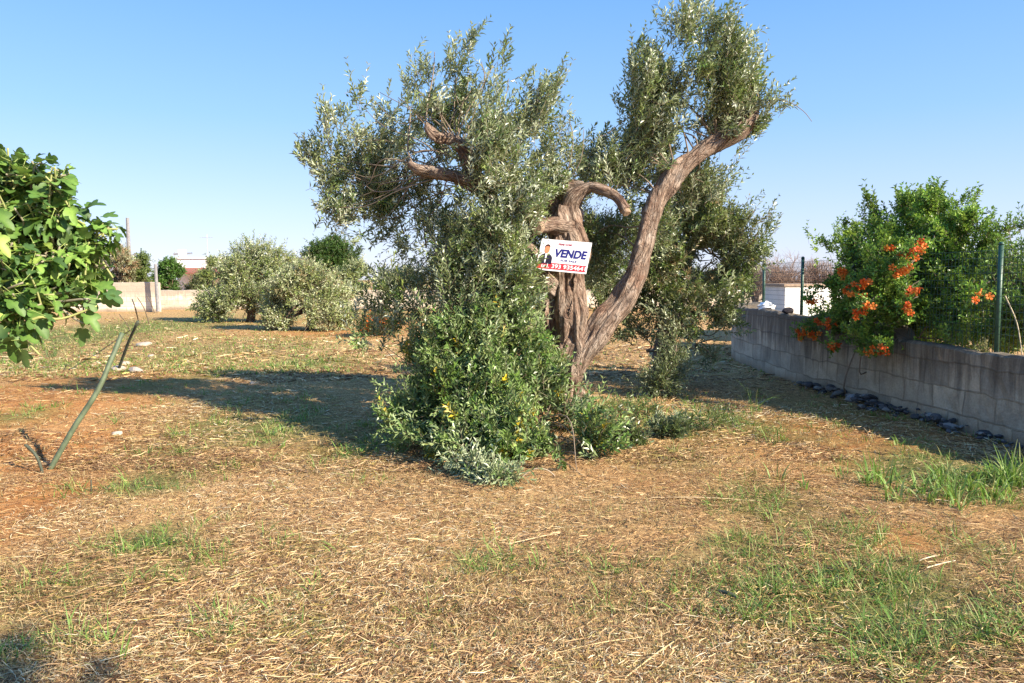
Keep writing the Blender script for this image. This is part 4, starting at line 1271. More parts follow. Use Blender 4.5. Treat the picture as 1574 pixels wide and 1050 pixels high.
TV[:, :, 0] *= r.uniform(.85, 1.15, Nl)[:, None]
WV = LP[:, None, :] + TV[:, :, 0:1] * xa[:, None, :] + TV[:, :, 1:2] * LD[:, None, :] + TV[:, :, 2:3] * za[:, None, :]
FC = np.array([(.07, .15, .03), (.10, .20, .04), (.15, .27, .055), (.045, .10, .03), (.22, .32, .07)])
fc = FC[r.choice(5, Nl, p=[.3, .25, .15, .22, .08])] * r.uniform(.75, 1.25, Nl)[:, None]
nv = len(FLV)
# paler veins along the midrib
vc = np.ones((nv, 3)); vc[-4:] = (1.5, 1.35, 1.4); vc[0] = (1.5, 1.35, 1.4)
mb = MB()
mb.add(WV.reshape(-1, 3), tris=(FLT[None] + (np.arange(Nl) * nv)[:, None, None]).reshape(-1, 3), col=(fc[:, None, :] * vc[None]).reshape(-1, 3))
mb.build('crown', M['fig_leaf'], fig, origin=fo, smooth=True)
mbs.build('branches', M['twig'], fig, origin=fo, smooth=True)
mb = MB()
mb.tube([(figp.x - .1, figp.y, figp.z - .1), (figp.x, figp.y, .4), (figp.x + .3, figp.y, .75), (figp.x + .5, figp.y - .1, 1.25), (figp.x + .7, figp.y, 1.65)], [.13, .10, .08, .05, .03], 14, rough=.08, smooth=5)
mb.tube([(figp.x, figp.y, .4), (figp.x - .1, figp.y + .1, 1.1), (figp.x + .4, figp.y + .1, 2.0)], [.08, .06, .03], 12, rough=.08, smooth=5)
mb.build('trunk', M['old_bark'], fig, origin=fo, smooth=True)

# ------------------------------------------------------------------ concrete block wall on the right
def ribbon_wall(name, pts, thick, z0, tops, mat, parent=None, step=.12, rough=.012, seed=0, side=1):
    """a wall following a line; tops: height at arc fraction; UV 'along' holds arc length and height"""
    P = np.array(pts, float)
    P3 = np.hstack([P, np.zeros((len(P), 1))])
    C_, _ = catmull(P3, np.ones(len(P3)), 8)
    C_ = C_[:, :2]
    s = np.concatenate([[0], np.cumsum(np.linalg.norm(np.diff(C_, axis=0), axis=1))])
    n = int(s[-1] / step) + 1
    ss = np.linspace(0, s[-1], n)
    X = np.interp(ss, s, C_[:, 0]); Y = np.interp(ss, s, C_[:, 1])
    T = np.stack([np.gradient(X), np.gradient(Y)], 1); T /= np.linalg.norm(T, axis=1)[:, None]
    N = np.stack([T[:, 1], -T[:, 0]], 1) * side        # away from the field
    rs = np.random.default_rng(seed)
    top = np.array([tops(a, X[i], Y[i]) for i, a in enumerate(ss)]) + rs.normal(0, rough * .9, n) - (rs.random(n) < .08) * rough * 3
    nz = 7
    prof = []
    me_v, uvs = [], []
    for i in range(n):
        zs = np.linspace(z0, top[i], nz)
        row = [(X[i] + rs.normal(0, rough), Y[i] + rs.normal(0, rough), z) for z in zs]
        row += [(X[i] + N[i, 0] * thick * .12, Y[i] + N[i, 1] * thick * .12, top[i] + .022 + rs.normal(0, rough * .5)), (X[i] + N[i, 0] * thick * .6, Y[i] + N[i, 1] * thick * .6, top[i] + .024 + rs.normal(0, rough * .5)),
                (X[i] + N[i, 0] * thick, Y[i] + N[i, 1] * thick, top[i]), (X[i] + N[i, 0] * thick, Y[i] + N[i, 1] * thick, z0)]
        me_v += row
        uvs += [(ss[i], z) for z in zs] + [(ss[i], top[i] + .05), (ss[i], top[i] + .15), (ss[i], top[i] + .25), (ss[i], 0)]
    k = nz + 4
    Q = []
    for i in range(n - 1):
        for j in range(k - 1):
            Q.append((i * k + j, (i + 1) * k + j, (i + 1) * k + j + 1, i * k + j + 1))
    me = bpy.data.meshes.new(name)
    F = [tuple(q) for q in Q] + [tuple(range(k)), tuple((n - 1) * k + j for j in range(k - 1, -1, -1))]
    me.from_pydata(me_v, [], F)
    uvl = me.uv_layers.new(name='along')
    for li, l in enumerate(me.loops):
        uvl.data[li].uv = uvs[l.vertex_index]
    me.materials.append(mat)
    o = bpy.data.objects.new(name, me); COL.objects.link(o)
    if parent: o.parent = parent
    return o


def wall_top(a, x, y):
    if y > 9.3: return 1.06 + .015 * math.sin(y * 2)
    if y > 9.15: return 1.06 - (9.3 - y) / .15 * .19
    return .87 + .012 * math.sin(y * 3)


rw = ribbon_wall('concrete_block_wall', WALL_PTS, .24, -.15, wall_top, M['wall'], rough=.006, seed=2)
tag(rw, 'curved weathered grey concrete block wall along the right side, stepping up at the creeper', 'wall')

# rubble along the foot of the wall
def rock_mesh(seed, flat_=.6):
    bm = bmesh.new()
    bmesh.ops.create_icosphere(bm, subdivisions=2, radius=1)
    r = np.random.default_rng(seed)
    ks = [(unit(r.normal(size=3)), r.uniform(.55, .9)) for _ in range(9)]
    for v in bm.verts:
        c = np.array(v.co)
        for d, h in ks:
            e = c @ d
            if e > h: c = c - d * (e - h) * .9
        c = c * (1 + r.normal(0, .02)); c[2] *= flat_
        v.co = c
    me = bpy.data.meshes.new('stone')
    bm.to_mesh(me); bm.free()
    return me


def stone_set(name, spec, label, cat, group, shades, seed):
    """spec: rows x,y,z,size"""
    r = np.random.default_rng(seed)
    meshes = []
    for k in range(6):
        me = rock_mesh(seed * 10 + k)
        me.materials.append(M['stone'])
        a = me.attributes.new('col', 'FLOAT_COLOR', 'POINT')
        c = shades[k % len(shades)]
        a.data.foreach_set('color', np.tile([*c, 1], len(me.vertices)).astype(np.float32))
        meshes.append(me)
    for k, (x, y, z, s) in enumerate(spec):
        o = bpy.data.objects.new(name, meshes[k % 6]); COL.objects.link(o)
        o.location = (x, y, z)
        o.rotation_euler = (r.uniform(-.3, .3), r.uniform(-.3, .3), r.uniform(0, 6.3))
        o.scale = (s * r.uniform(.8, 1.4), s * r.uniform(.8, 1.2), s * r.uniform(.7, 1.1))
        tag(o, label, cat, group)


sp = []
for k in range(230):
    yy = rng.uniform(6.75, 11.8) if k % 4 else rng.uniform(8.0, 11)
    env = min(1, (yy - 6.7) / 1.2, (12 - yy) / 1.0)
    xx = wall_x(yy) - .02 - abs(rng.normal(0, .11)) * env
    s = (.014 + .05 * rng.random() ** 2.2) * (.6 + .7 * env)
    sp.append((xx, yy, g(xx, yy) + rng.random() * .10 * env, s))
stone_set('rubble_stone', sp, 'one of the small dark stones heaped along the foot of the block wall', 'stone', 'rubble stones along the foot of the wall', [(.09, .085, .085), (.15, .145, .14), (.06, .06, .065), (.26, .25, .24), (.11, .11, .12), (.07, .07, .08)], 3)
p = on_ground(1312, 617)
big = [(p.x, p.y, p.z + .03, .11)]
stone_set('boulder', big, 'pale grey boulder, largest in the rubble at the foot of the wall', 'stone', None, [(.34, .34, .36)] * 6, 4)
for (px, py, s, lab) in ((182, 569, .13, 'pale flat stone left of the dark leaning stake'), (208, 572, .12, 'pale stone right of the dark leaning stake foot'), (192, 560, .10, 'small pale stone behind the dark stake foot'), (222, 531, .16, 'pale stone farther back, right of the dark stake top'),
                         (388, 590, .045, 'tiny white stone in the middle of the tree shadow'), (232, 548, .08, 'small pale stone lying near the stakes'), (180, 668, .06, 'small pale stone right of the green leaning pole')):
    p = on_ground(px, py)
    stone_set('field_stone', [(p.x, p.y, p.z + s * .15, s)], lab, 'stone', 'pale stones on the left of the field', [(.40, .34, .28)] * 6, int(px))

# ---- fence on the wall
FP = [(7.75, .02), (9.75, .02), (12.0, 0), (13.85, 0), (15.6, 0), (17.2, 0), (5.7, .02)]
fence = empty('wire_fence', (wall_x(12.0) + .14, 12.0, 1.06), 'green welded wire fence on posts along the top of the block wall', 'fence')
fo_ = np.array(fence.location)


def ftop(y): return 1.92 if y < 10 else 1.90


def fbase(y): return .88 if y < 9.2 else 1.07


line = []
for y_, _ in sorted(FP):
    line.append((float(wall_x(y_)) + .13, y_))
for k, (x_, y_) in enumerate(line):
    mb = MB()
    mb.tube([(x_, y_, fbase(y_) - .05), (x_, y_, ftop(y_) + .02)], [.024, .024], 10)
    mb.tube([(x_, y_, ftop(y_) + .02), (x_, y_, ftop(y_) + .035), (x_, y_, ftop(y_) + .05)], [.027, .026, .012], 10)
    mb.build('post', M['post_green'], fence, origin=fo_, smooth=True)
mb = MB()
for k in range(len(line) - 1):
    a = np.array(line[k]); b = np.array(line[k + 1])
    L = np.linalg.norm(b - a)
    m = int(L / .055)
    for j in range(m + 1):
        q = a + (b - a) * j / m
        y_ = q[1]
        mb.tube([(q[0], y_, fbase(y_)), (q[0], y_, ftop(y_) - .03)], [.0027, .0027], 3, cap=False)
    zz_ = np.arange(.0, .86, .075)
    for z in zz_:
        mb.tube([(a[0], a[1], ftop(a[1]) - .03 - z), (b[0], b[1], ftop(b[1]) - .03 - z)], [.0027, .0027], 3, cap=False)
mb.build('wire_mesh', M['wire'], fence, origin=fo_)
for (a, b) in ((0, 1),):
    mb = MB()
    q0 = at(1545, 455, 7.6); q1 = at(1571, 545, 7.35)
    mb.tube([tuple(q0), tuple((q0 + q1) / 2 + Vector((.03, 0, .02))), tuple(q1)], [.007, .006, .005], 5, smooth=4, col=(.5, .42, .28))
    tag(mb.build('cane', M['straw'], origin=tuple(q1)), 'thin dry cane leaning against the nearest fence post', 'cane')

# things on the wall
p = at(1228, 486, 12.35)
stone_set('wall_stone', [(wall_x(12.35) + .05, 12.35, 1.12, .10)], 'dark round stone on top of the wall by the fence post', 'stone', None, [(.035, .03, .035)] * 6, 6)
bm = bmesh.new(); bmesh.ops.create_icosphere(bm, subdivisions=3, radius=1)
r = np.random.default_rng(4)
for v in bm.verts:
    c = np.array(v.co); k = 1 + .16 * math.sin(5 * c[0] + 2) * math.cos(6 * c[1]) + .12 * math.sin(9 * c[2] + 4 * c[0]) + r.normal(0, .03)
    v.co = (c[0] * .19 * k, c[1] * .13 * k, max(c[2], -.5) * .09 * k)
me = bpy.data.meshes.new('plastic_bag'); bm.to_mesh(me); bm.free(); me.materials.append(M['bag'])
o = bpy.data.objects.new('plastic_bag', me); COL.objects.link(o); o.location = (float(wall_x(13.7)) + .14, 13.7, 1.125); o.rotation_euler = (0, 0, 1.4)
tag(o, 'crumpled white plastic bag lying on the wall near the far fence post', 'bag')

# ------------------------------------------------------------------ trumpet creeper
vb = Vector((5.2, 10.0, g(5.2, 10)))
vine = empty('trumpet_creeper', tuple(vb), 'dark green trumpet creeper with orange flowers spilling over the wall', 'creeper')
vo = np.array(vb)


def D(px, X): return X * FPX / (px - W0 / 2)


V_L = []
for (px, py, rx, ry, X, w) in ((1330, 355, 44, 30, 5.0, .9), (1308, 385, 26, 18, 5.1, .5), (1390, 340, 46, 26, 5.3, .8), (1440, 335, 48, 26, 5.4, .9), (1430, 318, 20, 14, 5.3, .6), (1480, 360, 40, 34, 5.4, 1.0), (1380, 385, 60, 40, 5.1, 1.2), (1340, 420, 50, 36, 4.9, 1.2),
                               (1450, 400, 56, 44, 5.3, 1.2), (1400, 440, 60, 44, 5.0, 1.2), (1330, 465, 50, 30, 4.8, 1.2), (1285, 492, 32, 12, 4.7, .6), (1360, 500, 52, 22, 4.75, 1.1), (1470, 460, 54, 44, 5.3, 1.2), (1500, 500, 40, 30, 5.3, .8), (1345, 522, 26, 8, 4.27, .8), (1290, 502, 40, 8, 4.22, .6), (1330, 508, 40, 14, 4.28, 1.0), (1362, 430, 34, 44, 4.42, 1.3), (1350, 385, 30, 22, 4.45, .9), (1385, 480, 36, 30, 4.5, 1.2), (1320, 470, 36, 26, 4.4, 1.1), (1400, 510, 50, 22, 4.9, 1.2), (1460, 520, 46, 22, 4.95, 1.1), (1310, 505, 40, 16, 4.5, 1.1), (1370, 470, 60, 40, 4.8, 1.3), (1500, 525, 30, 20, 4.95, .8),
                               (1430, 500, 40, 26, 5.1, 1.0), (1510, 430, 34, 46, 5.5, 1.0), (1258, 490, 16, 8, 4.65, .5), (1270, 380, 22, 10, 5.2, .3), (1310, 350, 20, 14, 5.1, .5)):
    V_L.append((px, py, rx, ry, D(px, X), w))
mb = MB()
VC = [(.07, .17, .022), (.11, .24, .03), (.16, .32, .04), (.24, .40, .055), (.05, .12, .02)]
foliage(mb, px_blobs(V_L, .9), 7400, (.12, .24), 12, (.056, .030), .4, .75, .5, VC, 101, .25, 5.0, sprays=330, spray_r=.12, spread=1.0, stem_r=.002, tip_cols=[(.30, .44, .06), (.25, .38, .06)], tip_share=.28, **kw)
# whips that stick out above
for (px, py, px2, py2, X) in ((1300, 370, 1280, 345, 5.1), (1380, 330, 1382, 312, 5.3), (1345, 335, 1342, 318, 5.0), (1430, 315, 1412, 304, 5.3), (1450, 315, 1458, 318, 5.4), (1485, 335, 1500, 330, 5.4), (1290, 375, 1262, 384, 5.1), (1510, 360, 1530, 345, 5.5)):
    a = at(px, py, D(px, X)); b = at(px2, py2, D(px2, X))
    c = (a + b) / 2; e = (b - a) / 2
    foliage(mb, [(c.x, c.y, c.z, abs(e.x) + .05, .06, abs(e.z) + .05, 1)], 16, (.12, .22), 10, (.05, .024), .4, .3, .4, VC[2:4], int(px), .0, 6, spread=1.0, **kw)
child = mb.build('foliage', [M['green_leaf'], M['twig']], vine, origin=vo)
mb = MB()
for k, b in enumerate(px_blobs(V_L, .9)):
    s = (5.1 + .3 * math.sin(k), 9.2 + (k % 7) * .35, .0)
    twig_to(mb, s, b[:3], .014, .004, .10)
mb.build('stems', M['twig'], vine, origin=vo, smooth=True)

# flowers
FL = [(1366, 381, 3, 5.0), (1395, 394, 4, 4.9), (1408, 388, 2, 4.9), (1386, 416, 4, 4.8), (1400, 413, 2, 4.8), (1397, 448, 7, 4.8), (1293, 420, 5, 4.85), (1306, 444, 4, 4.75), (1322, 438, 4, 4.75), (1333, 431, 3, 4.75), (1313, 449, 3, 4.7), (1322, 479, 6, 4.65), (1335, 474, 2, 4.65),
      (1393, 475, 4, 4.65), (1258, 496, 3, 4.45), (1278, 500, 3, 4.42), (1238, 507, 4, 4.3), (1248, 514, 4, 4.28), (1228, 516, 3, 4.28), (1281, 534, 3, 4.28), (1344, 538, 5, 4.35), (1362, 540, 2, 4.38), (1330, 540, 2, 4.32), (1246, 462, 2, 4.7), (1420, 375, 3, 5.1), (1508, 452, 2, 5.0)]
r = np.random.default_rng(7)
FLOWER_AT = []
for (px, py, nf, X) in FL:
    dep = D(px, max(X - .50, 4.14)) - (.55 if (px < 1350 and py < 485) else 0)
    c0 = np.array(at(px, py, dep))
    FLOWER_AT.append(c0)
    mb = MB()
    for f in range(nf + 1):
        c = c0 + r.normal(size=3) * np.array([.05, .05, .026])
        d = unit(np.array([-.5, -.8, .0]) + r.normal(size=3) * .6)
        s1 = unit(np.cross(d, r.normal(size=3))); s2 = np.cross(d, s1)
        rows = [(0, .006), (.03, .009), (.055, .016), (.06, .020)]
        oc = np.array([(.80, .14, .02), (.72, .085, .015), (.86, .24, .05)][r.integers(3)])
        ang = np.linspace(0, 2 * math.pi, 10, endpoint=False)
        Vv = [c - d * .05 + d * a + (s1 * math.cos(t) + s2 * math.sin(t)) * q for a, q in rows for t in ang]
        Qv = [(i_ * 10 + j, i_ * 10 + (j + 1) % 10, (i_ + 1) * 10 + (j + 1) % 10, (i_ + 1) * 10 + j) for i_ in range(3) for j in range(10)]
        mb.add(Vv, Qv, col=oc)
        for k in range(5):      # lobes
            t = ang[2 * k]
            e = s1 * math.cos(t) + s2 * math.sin(t); e2 = np.cross(d, e)
            b_ = c + d * .01
            mb.add([b_ + e * .016 - e2 * .008, b_ + e * .034 - e2 * .015 + d * .004, b_ + e * .044 - d * .004, b_ + e * .034 + e2 * .015 + d * .004, b_ + e * .016 + e2 * .008], [(0, 1, 3, 4)], [(1, 2, 3)], col=oc)
    mb.build('flower_cluster', M['petal'], vine, origin=vo)
mb = MB()
for c0 in FLOWER_AT:      # leafy flowering shoots that carry the clusters
    c = c0 + np.array([.06, .16, .03])
    foliage(mb, [(c[0], c[1], c[2], .10, .10, .08, 1)], 14, (.12, .2), 10, (.054, .028), .3, .5, .5, VC[:4], int(abs(c0[0]) * 1000) % 997, 0, 6, spread=1.0, **kw)
    e = c0 + np.array([.35, .45, .12])
    twig_to(mb, e, c0 + np.array([0, .05, 0]), .006, .003, .06)
mb.build('flowering_shoots', [M['green_leaf'], M['twig']], vine, origin=vo)
# pale fence-side weeds on the right wall top
for (px, py, X, lab) in ((1512, 535, 4.75, 'dry pale weed on the wall left of the nearest fence post'), (1458, 528, 4.75, 'small dry weed growing on the wall below the creeper')):
    c = at(px, py, D(px, X))
    mb = MB()
    foliage(mb, [(c.x, c.y, c.z, .04, .04, .09, 1)], 16, (.08, .16), 8, (.03, .014), .8, .3, .4, [(.5, .42, .25), (.4, .36, .16)], int(px), 0, 4, **kw)
    mb.tube([(c.x, c.y, .87), (c.x, c.y, c.z)], [.003, .002], 4, mat=1, col=(.45, .38, .22))
    tag(mb.build('dry_weed', [M['green_leaf'], M['twig']], origin=(c.x, c.y, .88)), lab, 'weed')

# shrub right of / behind the creeper
hb = Vector((5.9, 7.9, g(5.9, 7.9)))
shrub = empty('green_shrub', tuple(hb), 'yellow-green leafy shrub behind the wall at the right edge, beyond the nearest fence post', 'shrub')
ho = np.array(hb)
SH = []
for (px, py, rx, ry, X, w) in ((1560, 420, 40, 44, 5.4, 1), (1520, 400, 26, 24, 5.7, .5), (1570, 480, 40, 50, 5.3, 1.1), (1600, 440, 50, 80, 5.4, 1), (1530, 370, 22, 14, 5.7, .45), (1550, 350, 18, 8, 5.7, .35), (1572, 345, 14, 6, 5.6, .4), (1510, 480, 30, 40, 5.7, .8), (1545, 520, 30, 24, 5.3, .9)):
    SH.append((px, py, rx, ry, D(px, X), w))
mb = MB()
foliage(mb, px_blobs(SH, .9), 2500, (.14, .3), 12, (.05, .02), .5, .7, .5, [(.11, .22, .035), (.15, .28, .045), (.19, .33, .06), (.08, .16, .03)], 111, .3, 6.0, spread=.9, **kw)
mb.build('foliage', [M['green_leaf'], M['twig']], shrub, origin=ho)
mb = MB()
for b in px_blobs(SH, .9):
    twig_to(mb, (5.9, 7.9, 0), b[:3], .016, .004, .08)
twig_to(mb, at(1512, 372, D(1512, 5.7)), at(1565, 345, D(1565, 5.7)), .006, .004, .03)
mb.build('stems', M['twig'], shrub, origin=ho, smooth=True)

# ------------------------------------------------------------------ white outbuilding wall beyond the fence
wx0 = at(1175, 440, 21.0).x; wx1 = at(1232, 440, 19.0).x
hut = empty('white_outbuilding', (9, 19, 0), 'low whitewashed outbuilding with brown coping behind the wire fence', 'outbuilding')
mb = MB()
# corner facing the field
A = Vector((at(1175, 440, 22.5).x, 22.5)); Bc = Vector((at(1207, 440, 19.5).x, 19.5)); Cc = Vector((at(1400, 440, 20.6).x, 20.6))
zt = at(1207, 441, 19.5).z
Dd = A + (Cc - Bc)
v = [(A.x, A.y, -.1), (Bc.x, Bc.y, -.1), (Cc.x, Cc.y, -.1), (Dd.x, Dd.y, -.1), (A.x, A.y, zt), (Bc.x, Bc.y, zt), (Cc.x, Cc.y, zt), (Dd.x, Dd.y, zt)]
hutq = [(0, 1, 5, 4), (1, 2, 6, 5), (2, 3, 7, 6), (3, 0, 4, 7), (4, 5, 6, 7)]
mb.add(v, hutq)
mb.build('wall', M['house_white'], hut, origin=(9, 19, 0))
mb = MB()
cen = (A + Cc) / 2


def outw(p, k=.06): return p + (p - cen).normalized() * k


P4 = [outw(A), outw(Bc), outw(Cc), outw(Dd)]
mb.add([(p.x, p.y, zt + .003) for p in P4] + [(p.x, p.y, zt + .07) for p in P4], [(0, 3, 2, 1), (0, 1, 5, 4), (1, 2, 6, 5), (2, 3, 7, 6), (3, 0, 4, 7), (4, 5, 6, 7)])
mb.build('coping', M['coping'], hut, origin=(9, 19, 0))


# ------------------------------------------------------------------ background trees
def blobs_round(c, r, n, seed, squash=.8, small=.42):
    rr_ = np.random.default_rng(seed)
    out = []
    for k in range(n):
        d = unit(rr_.normal(size=3)); d[2] = abs(d[2]) * .9 - .25
        s = r * rr_.uniform(small * .7, small * 1.2)
        q = np.array(c) + d * np.array([r - s * .5, (r - s * .5), (r - s * .5) * squash])
        out.append((*q, s, s, s * .9, 1))
    return out


def bg_tree(name, px, ybase, ytop, half, label, cat, group, cols, leafsz, n, seed, d=None, tip=None, tip_share=.25, mat='olive_leaf', trunk_h=.3, up=.4, void=.25, twig=(.25, .5), leaves=10, nb=16, low=True, skirt=False):
    dd = d or CAM_H * FPX / (ybase - HORIZON)
    x = (px - W0 / 2) / FPX * dd
    z0 = g(x, dd)
    ztop = at(px, ytop, dd).z
    half_m = half / FPX * dd
    t = empty(name, (x, dd, z0), label, cat, group)
    o_ = np.array(t.location)
    rz = (ztop - z0)
    cz = z0 + rz * (.52 if low else .62)
    bl_ = []
    r = np.random.default_rng(seed)
    for k in range(nb):
        a = r.uniform(0, 6.28); rad = r.random() ** .5
        h = r.uniform(-.85, 1.0)
        wmax = math.sqrt(max(0.08, 1 - abs(h) ** 2.2)) * (1.0 if h > 0 or low else .8)
        s = half_m * r.uniform(.26, .42)
        px_ = x + math.cos(a) * rad * (half_m * wmax - s * .55)
        py_ = dd + math.sin(a) * rad * (half_m * wmax - s * .55)
        pz_ = cz + h * (rz * (.46 if low else .36) - s * .6)
        if skirt and k % 3 == 0:
            pz_ = z0 + rz * r.uniform(.12, .3); px_ = x + math.cos(a) * half_m * .75; py_ = dd - abs(math.sin(a)) * half_m * .6
        bl_.append((px_, py_, pz_, s, s, s * .85, 1))
    mb = MB()
    foliage(mb, bl_, n, twig, leaves, leafsz, up, .75, .5, cols, seed, void, 2.2, stem_r=.006, tip_cols=tip, tip_share=tip_share, zmin=.02, **kw)
    mb.build('crown', [M[mat], M['twig']], t, origin=o_)
    mb = MB()
    mb.tube([(x, dd, z0 - .1), (x + .05, dd, z0 + rz * .2), (x - .05, dd + .05, z0 + rz * .45), (x, dd, z0 + rz * .7)], [half_m * .08 + .03, half_m * .06 + .03, half_m * .05 + .02, .03], 12, rough=.15, smooth=5, seed=seed)
    for b in bl_[:12]:
        s = (x, dd, z0 + rz * r.uniform(.2, .5))
        e = b[:3]
        mid = (np.array(s) + np.array(e)) / 2 + r.normal(size=3) * .15
        mb.tube([s, mid, e], [.05, .035, .012], 6, smooth=4)
    mb.build('trunk', M['old_bark'], t, origin=o_, smooth=True)
    return t


LO = [(.15, .21, .05), (.20, .26, .065), (.26, .29, .09), (.10, .14, .04)]
LS_ = [(.46, .50, .30), (.38, .42, .22)]
G = 'olive trees standing farther back in the field'
bg_tree('olive_tree', 385, 492, 366, 78, 'grey-green bushy olive tree in the back of the field, tallest left of centre', 'olive tree', G, LO, (.11, .04), 4200, 201, tip=LS_, tip_share=.2, nb=38, skirt=True)
bg_tree('olive_tree', 475, 506, 404, 68, 'low rounded pale olive tree with brownish skirts, just in front of the taller one', 'olive tree', G, [(.21, .27, .08), (.27, .32, .11), (.26, .22, .10), (.14, .18, .06)], (.10, .038), 4000, 202, tip=LS_, tip_share=.3, nb=36, skirt=True)
bg_tree('olive_tree', 545, 474, 398, 34, 'small pale olive tree below the round dark tree', 'olive tree', G, LO, (.13, .045), 1500, 203, tip=LS_, tip_share=.4, nb=12)
bg_tree('olive_tree', 330, 471, 398, 20, 'narrow olive tree behind the left side of the tall bushy one', 'olive tree', G, LO, (.14, .05), 900, 204, nb=9)
bg_tree('olive_tree', 690, 478, 392, 46, 'olive tree half hidden behind the left crown of the big tree', 'olive tree', G, LO, (.13, .045), 1300, 205, tip=LS_, tip_share=.2, nb=12)
bg_tree('round_tree', 512, 465, 366, 46, 'dark green round-headed tree beyond the back wall', 'tree', None, [(.03, .07, .018), (.045, .10, .022), (.065, .135, .03)], (.24, .09), 2600, 206, d=62, mat='green_leaf', nb=26, void=.1, twig=(.4, .7), low=False)
# orange leaved low bush
bg_tree('flowering_bush', 585, 516, 484, 38, 'low dark bush with orange flowers behind the left skirts of the big tree', 'bush', None, [(.06, .09, .03), (.09, .12, .04), (.10, .07, .04)], (.07, .035), 900, 207, tip=[(.80, .20, .03)], tip_share=.18, mat='green_leaf', nb=9)

# behind the far wall
BT = 'shrubs behind the back wall'
bg_tree('dry_shrub', 186, 470, 380, 32, 'rust-brown half dry shrub behind the back wall, beside the telegraph pole', 'shrub', BT, [(.24, .14, .08), (.30, .20, .11), (.16, .14, .07), (.20, .19, .09)], (.20, .05), 1300, 211, d=47, tip=LS_, tip_share=.08, nb=14)
bg_tree('garden_shrub', 222, 470, 392, 26, 'olive-green shrub behind the back wall, middle of the row', 'shrub', BT, [(.13, .18, .05), (.17, .22, .07), (.09, .13, .04)], (.18, .06), 1300, 212, d=48, nb=12, mat='green_leaf')
bg_tree('garden_shrub', 262, 470, 400, 26, 'bright green shrub behind the back wall left of the white house', 'shrub', BT, [(.07, .17, .03), (.10, .22, .035), (.06, .12, .03)], (.18, .07), 1500, 213, d=50, nb=12, mat='green_leaf')
bg_tree('garden_shrub', 128, 470, 398, 34, 'pale green shrub behind the back wall, seen through the fig leaves', 'shrub', BT, [(.20, .26, .09), (.15, .2, .07)], (.18, .06), 1200, 214, d=46, nb=12, mat='green_leaf')
bg_tree('garden_shrub', 60, 470, 402, 50, 'dull green shrub behind the back wall, mostly hidden by the fig tree', 'shrub', BT, [(.13, .18, .05), (.15, .2, .07)], (.18, .06), 1200, 215, d=46, nb=12, mat='green_leaf')
bg_tree('garden_shrub', 312, 468, 424, 24, 'dull olive shrub in front of the red tiled awning', 'shrub', BT, [(.12, .13, .06), (.10, .09, .05)], (.16, .05), 800, 216, d=50, nb=10, mat='green_leaf')
for k, (px, yt, hw_) in enumerate(((620, 415, 60), (760, 405, 80), (880, 412, 60), (980, 404, 70), (1080, 410, 50))):
    bg_tree('hedge_tree', px, 462, yt, hw_, ['dusty green tree beyond the back wall left of the trunk', 'wide dusty tree beyond the back wall behind the left crown', 'dusty tree seen between trunk and limb', 'dusty tree beyond the back wall right of the limb', 'dusty tree beyond the back wall beside the bare thicket'][k],
            'tree', 'dusty trees beyond the back wall', [(.12, .15, .07), (.15, .17, .08), (.2, .17, .10)], (.25, .09), 900, 220 + k, d=58 + k, nb=12, twig=(.4, .7))
for k, (px, yt, hw_) in enumerate(((1400, 400, 60), (1500, 408, 60), (1590, 400, 60), (1700, 396, 60))):
    bg_tree('hedge_tree', px, 462, yt, hw_, ['green tree far behind the trumpet creeper', 'green tree far behind the right part of the creeper', 'green tree far behind the nearest fence post', 'green tree at the far right beyond the frame'][k],
            'tree', 'green trees far behind the creeper', [(.10, .15, .05), (.13, .19, .06)], (.25, .09), 700, 230 + k, d=40 + k, nb=10, twig=(.4, .7))


def bare_tree(px, d, ytop, half, label, seed, name='bare_tree'):
    x = (px - W0 / 2) / FPX * d
    z0 = g(x, d); H = at(px, ytop, d).z - z0; R = half / FPX * d
    t = empty(name, (x, d, z0), label, 'bare tree', 'leafless trees behind the white outbuilding')
    r = np.random.default_rng(seed)
    mb = MB()
    mb.tube([(x, d, z0 - .1), (x + .1, d, z0 + H * .35)], [.12, .08], 8)
    mb.build('trunk', M['old_bark'], t, origin=np.array(t.location), smooth=True)
    mb = MB()

    def grow(p, dv, L, rad, lev):
        q = p + dv * L
        mb.tube([p, p + dv * L * .5 + r.normal(size=3) * L * .06, q], [rad, rad * .8, rad * .55], 4, cap=False, col=np.array([.30, .215, .17]) * r.uniform(.75, 1.2))
        if lev == 0: return
        for _ in range(int(r.integers(3, 5))):
            nd = unit(dv + r.normal(size=3) * .48 + np.array([0, 0, .18]))
            s = r.uniform(.35, 1.0)
            grow(p + (q - p) * s, nd, L * r.uniform(.6, .85), rad * .55, lev - 1)
    for _ in range(18):
        a = r.uniform(0, 6.28); sl = r.uniform(.1, 1.0)
        dv = unit(np.array([math.cos(a) * sl * R / H * 2.2, math.sin(a) * sl * R / H * 2.2, 1]))
        grow(np.array([x, d, z0 + H * r.uniform(.05, .35)]), dv, H * .27, .035, 4)
    mb.build('branches', M['twig'], t, origin=np.array(t.location))


bare_tree(1205, 34, 380, 40, 'tallest leafless brown tree, left one above the white outbuilding', 301)
bare_tree(1250, 35, 390, 34, 'leafless brown tree in the middle above the outbuilding', 302)
bare_tree(1160, 36, 396, 30, 'leafless greyish tree between the olive foliage and the taller bare tree', 303)
bare_tree(1290, 34, 396, 30, 'leafless brown tree partly behind the creeper', 304)
bare_tree(158, 52, 368, 22, 'thin leafless tree behind the back wall beside the rust-brown shrub', 305)

# ------------------------------------------------------------------ back wall, post, house, pole
def const(h): return lambda a, x, y: h


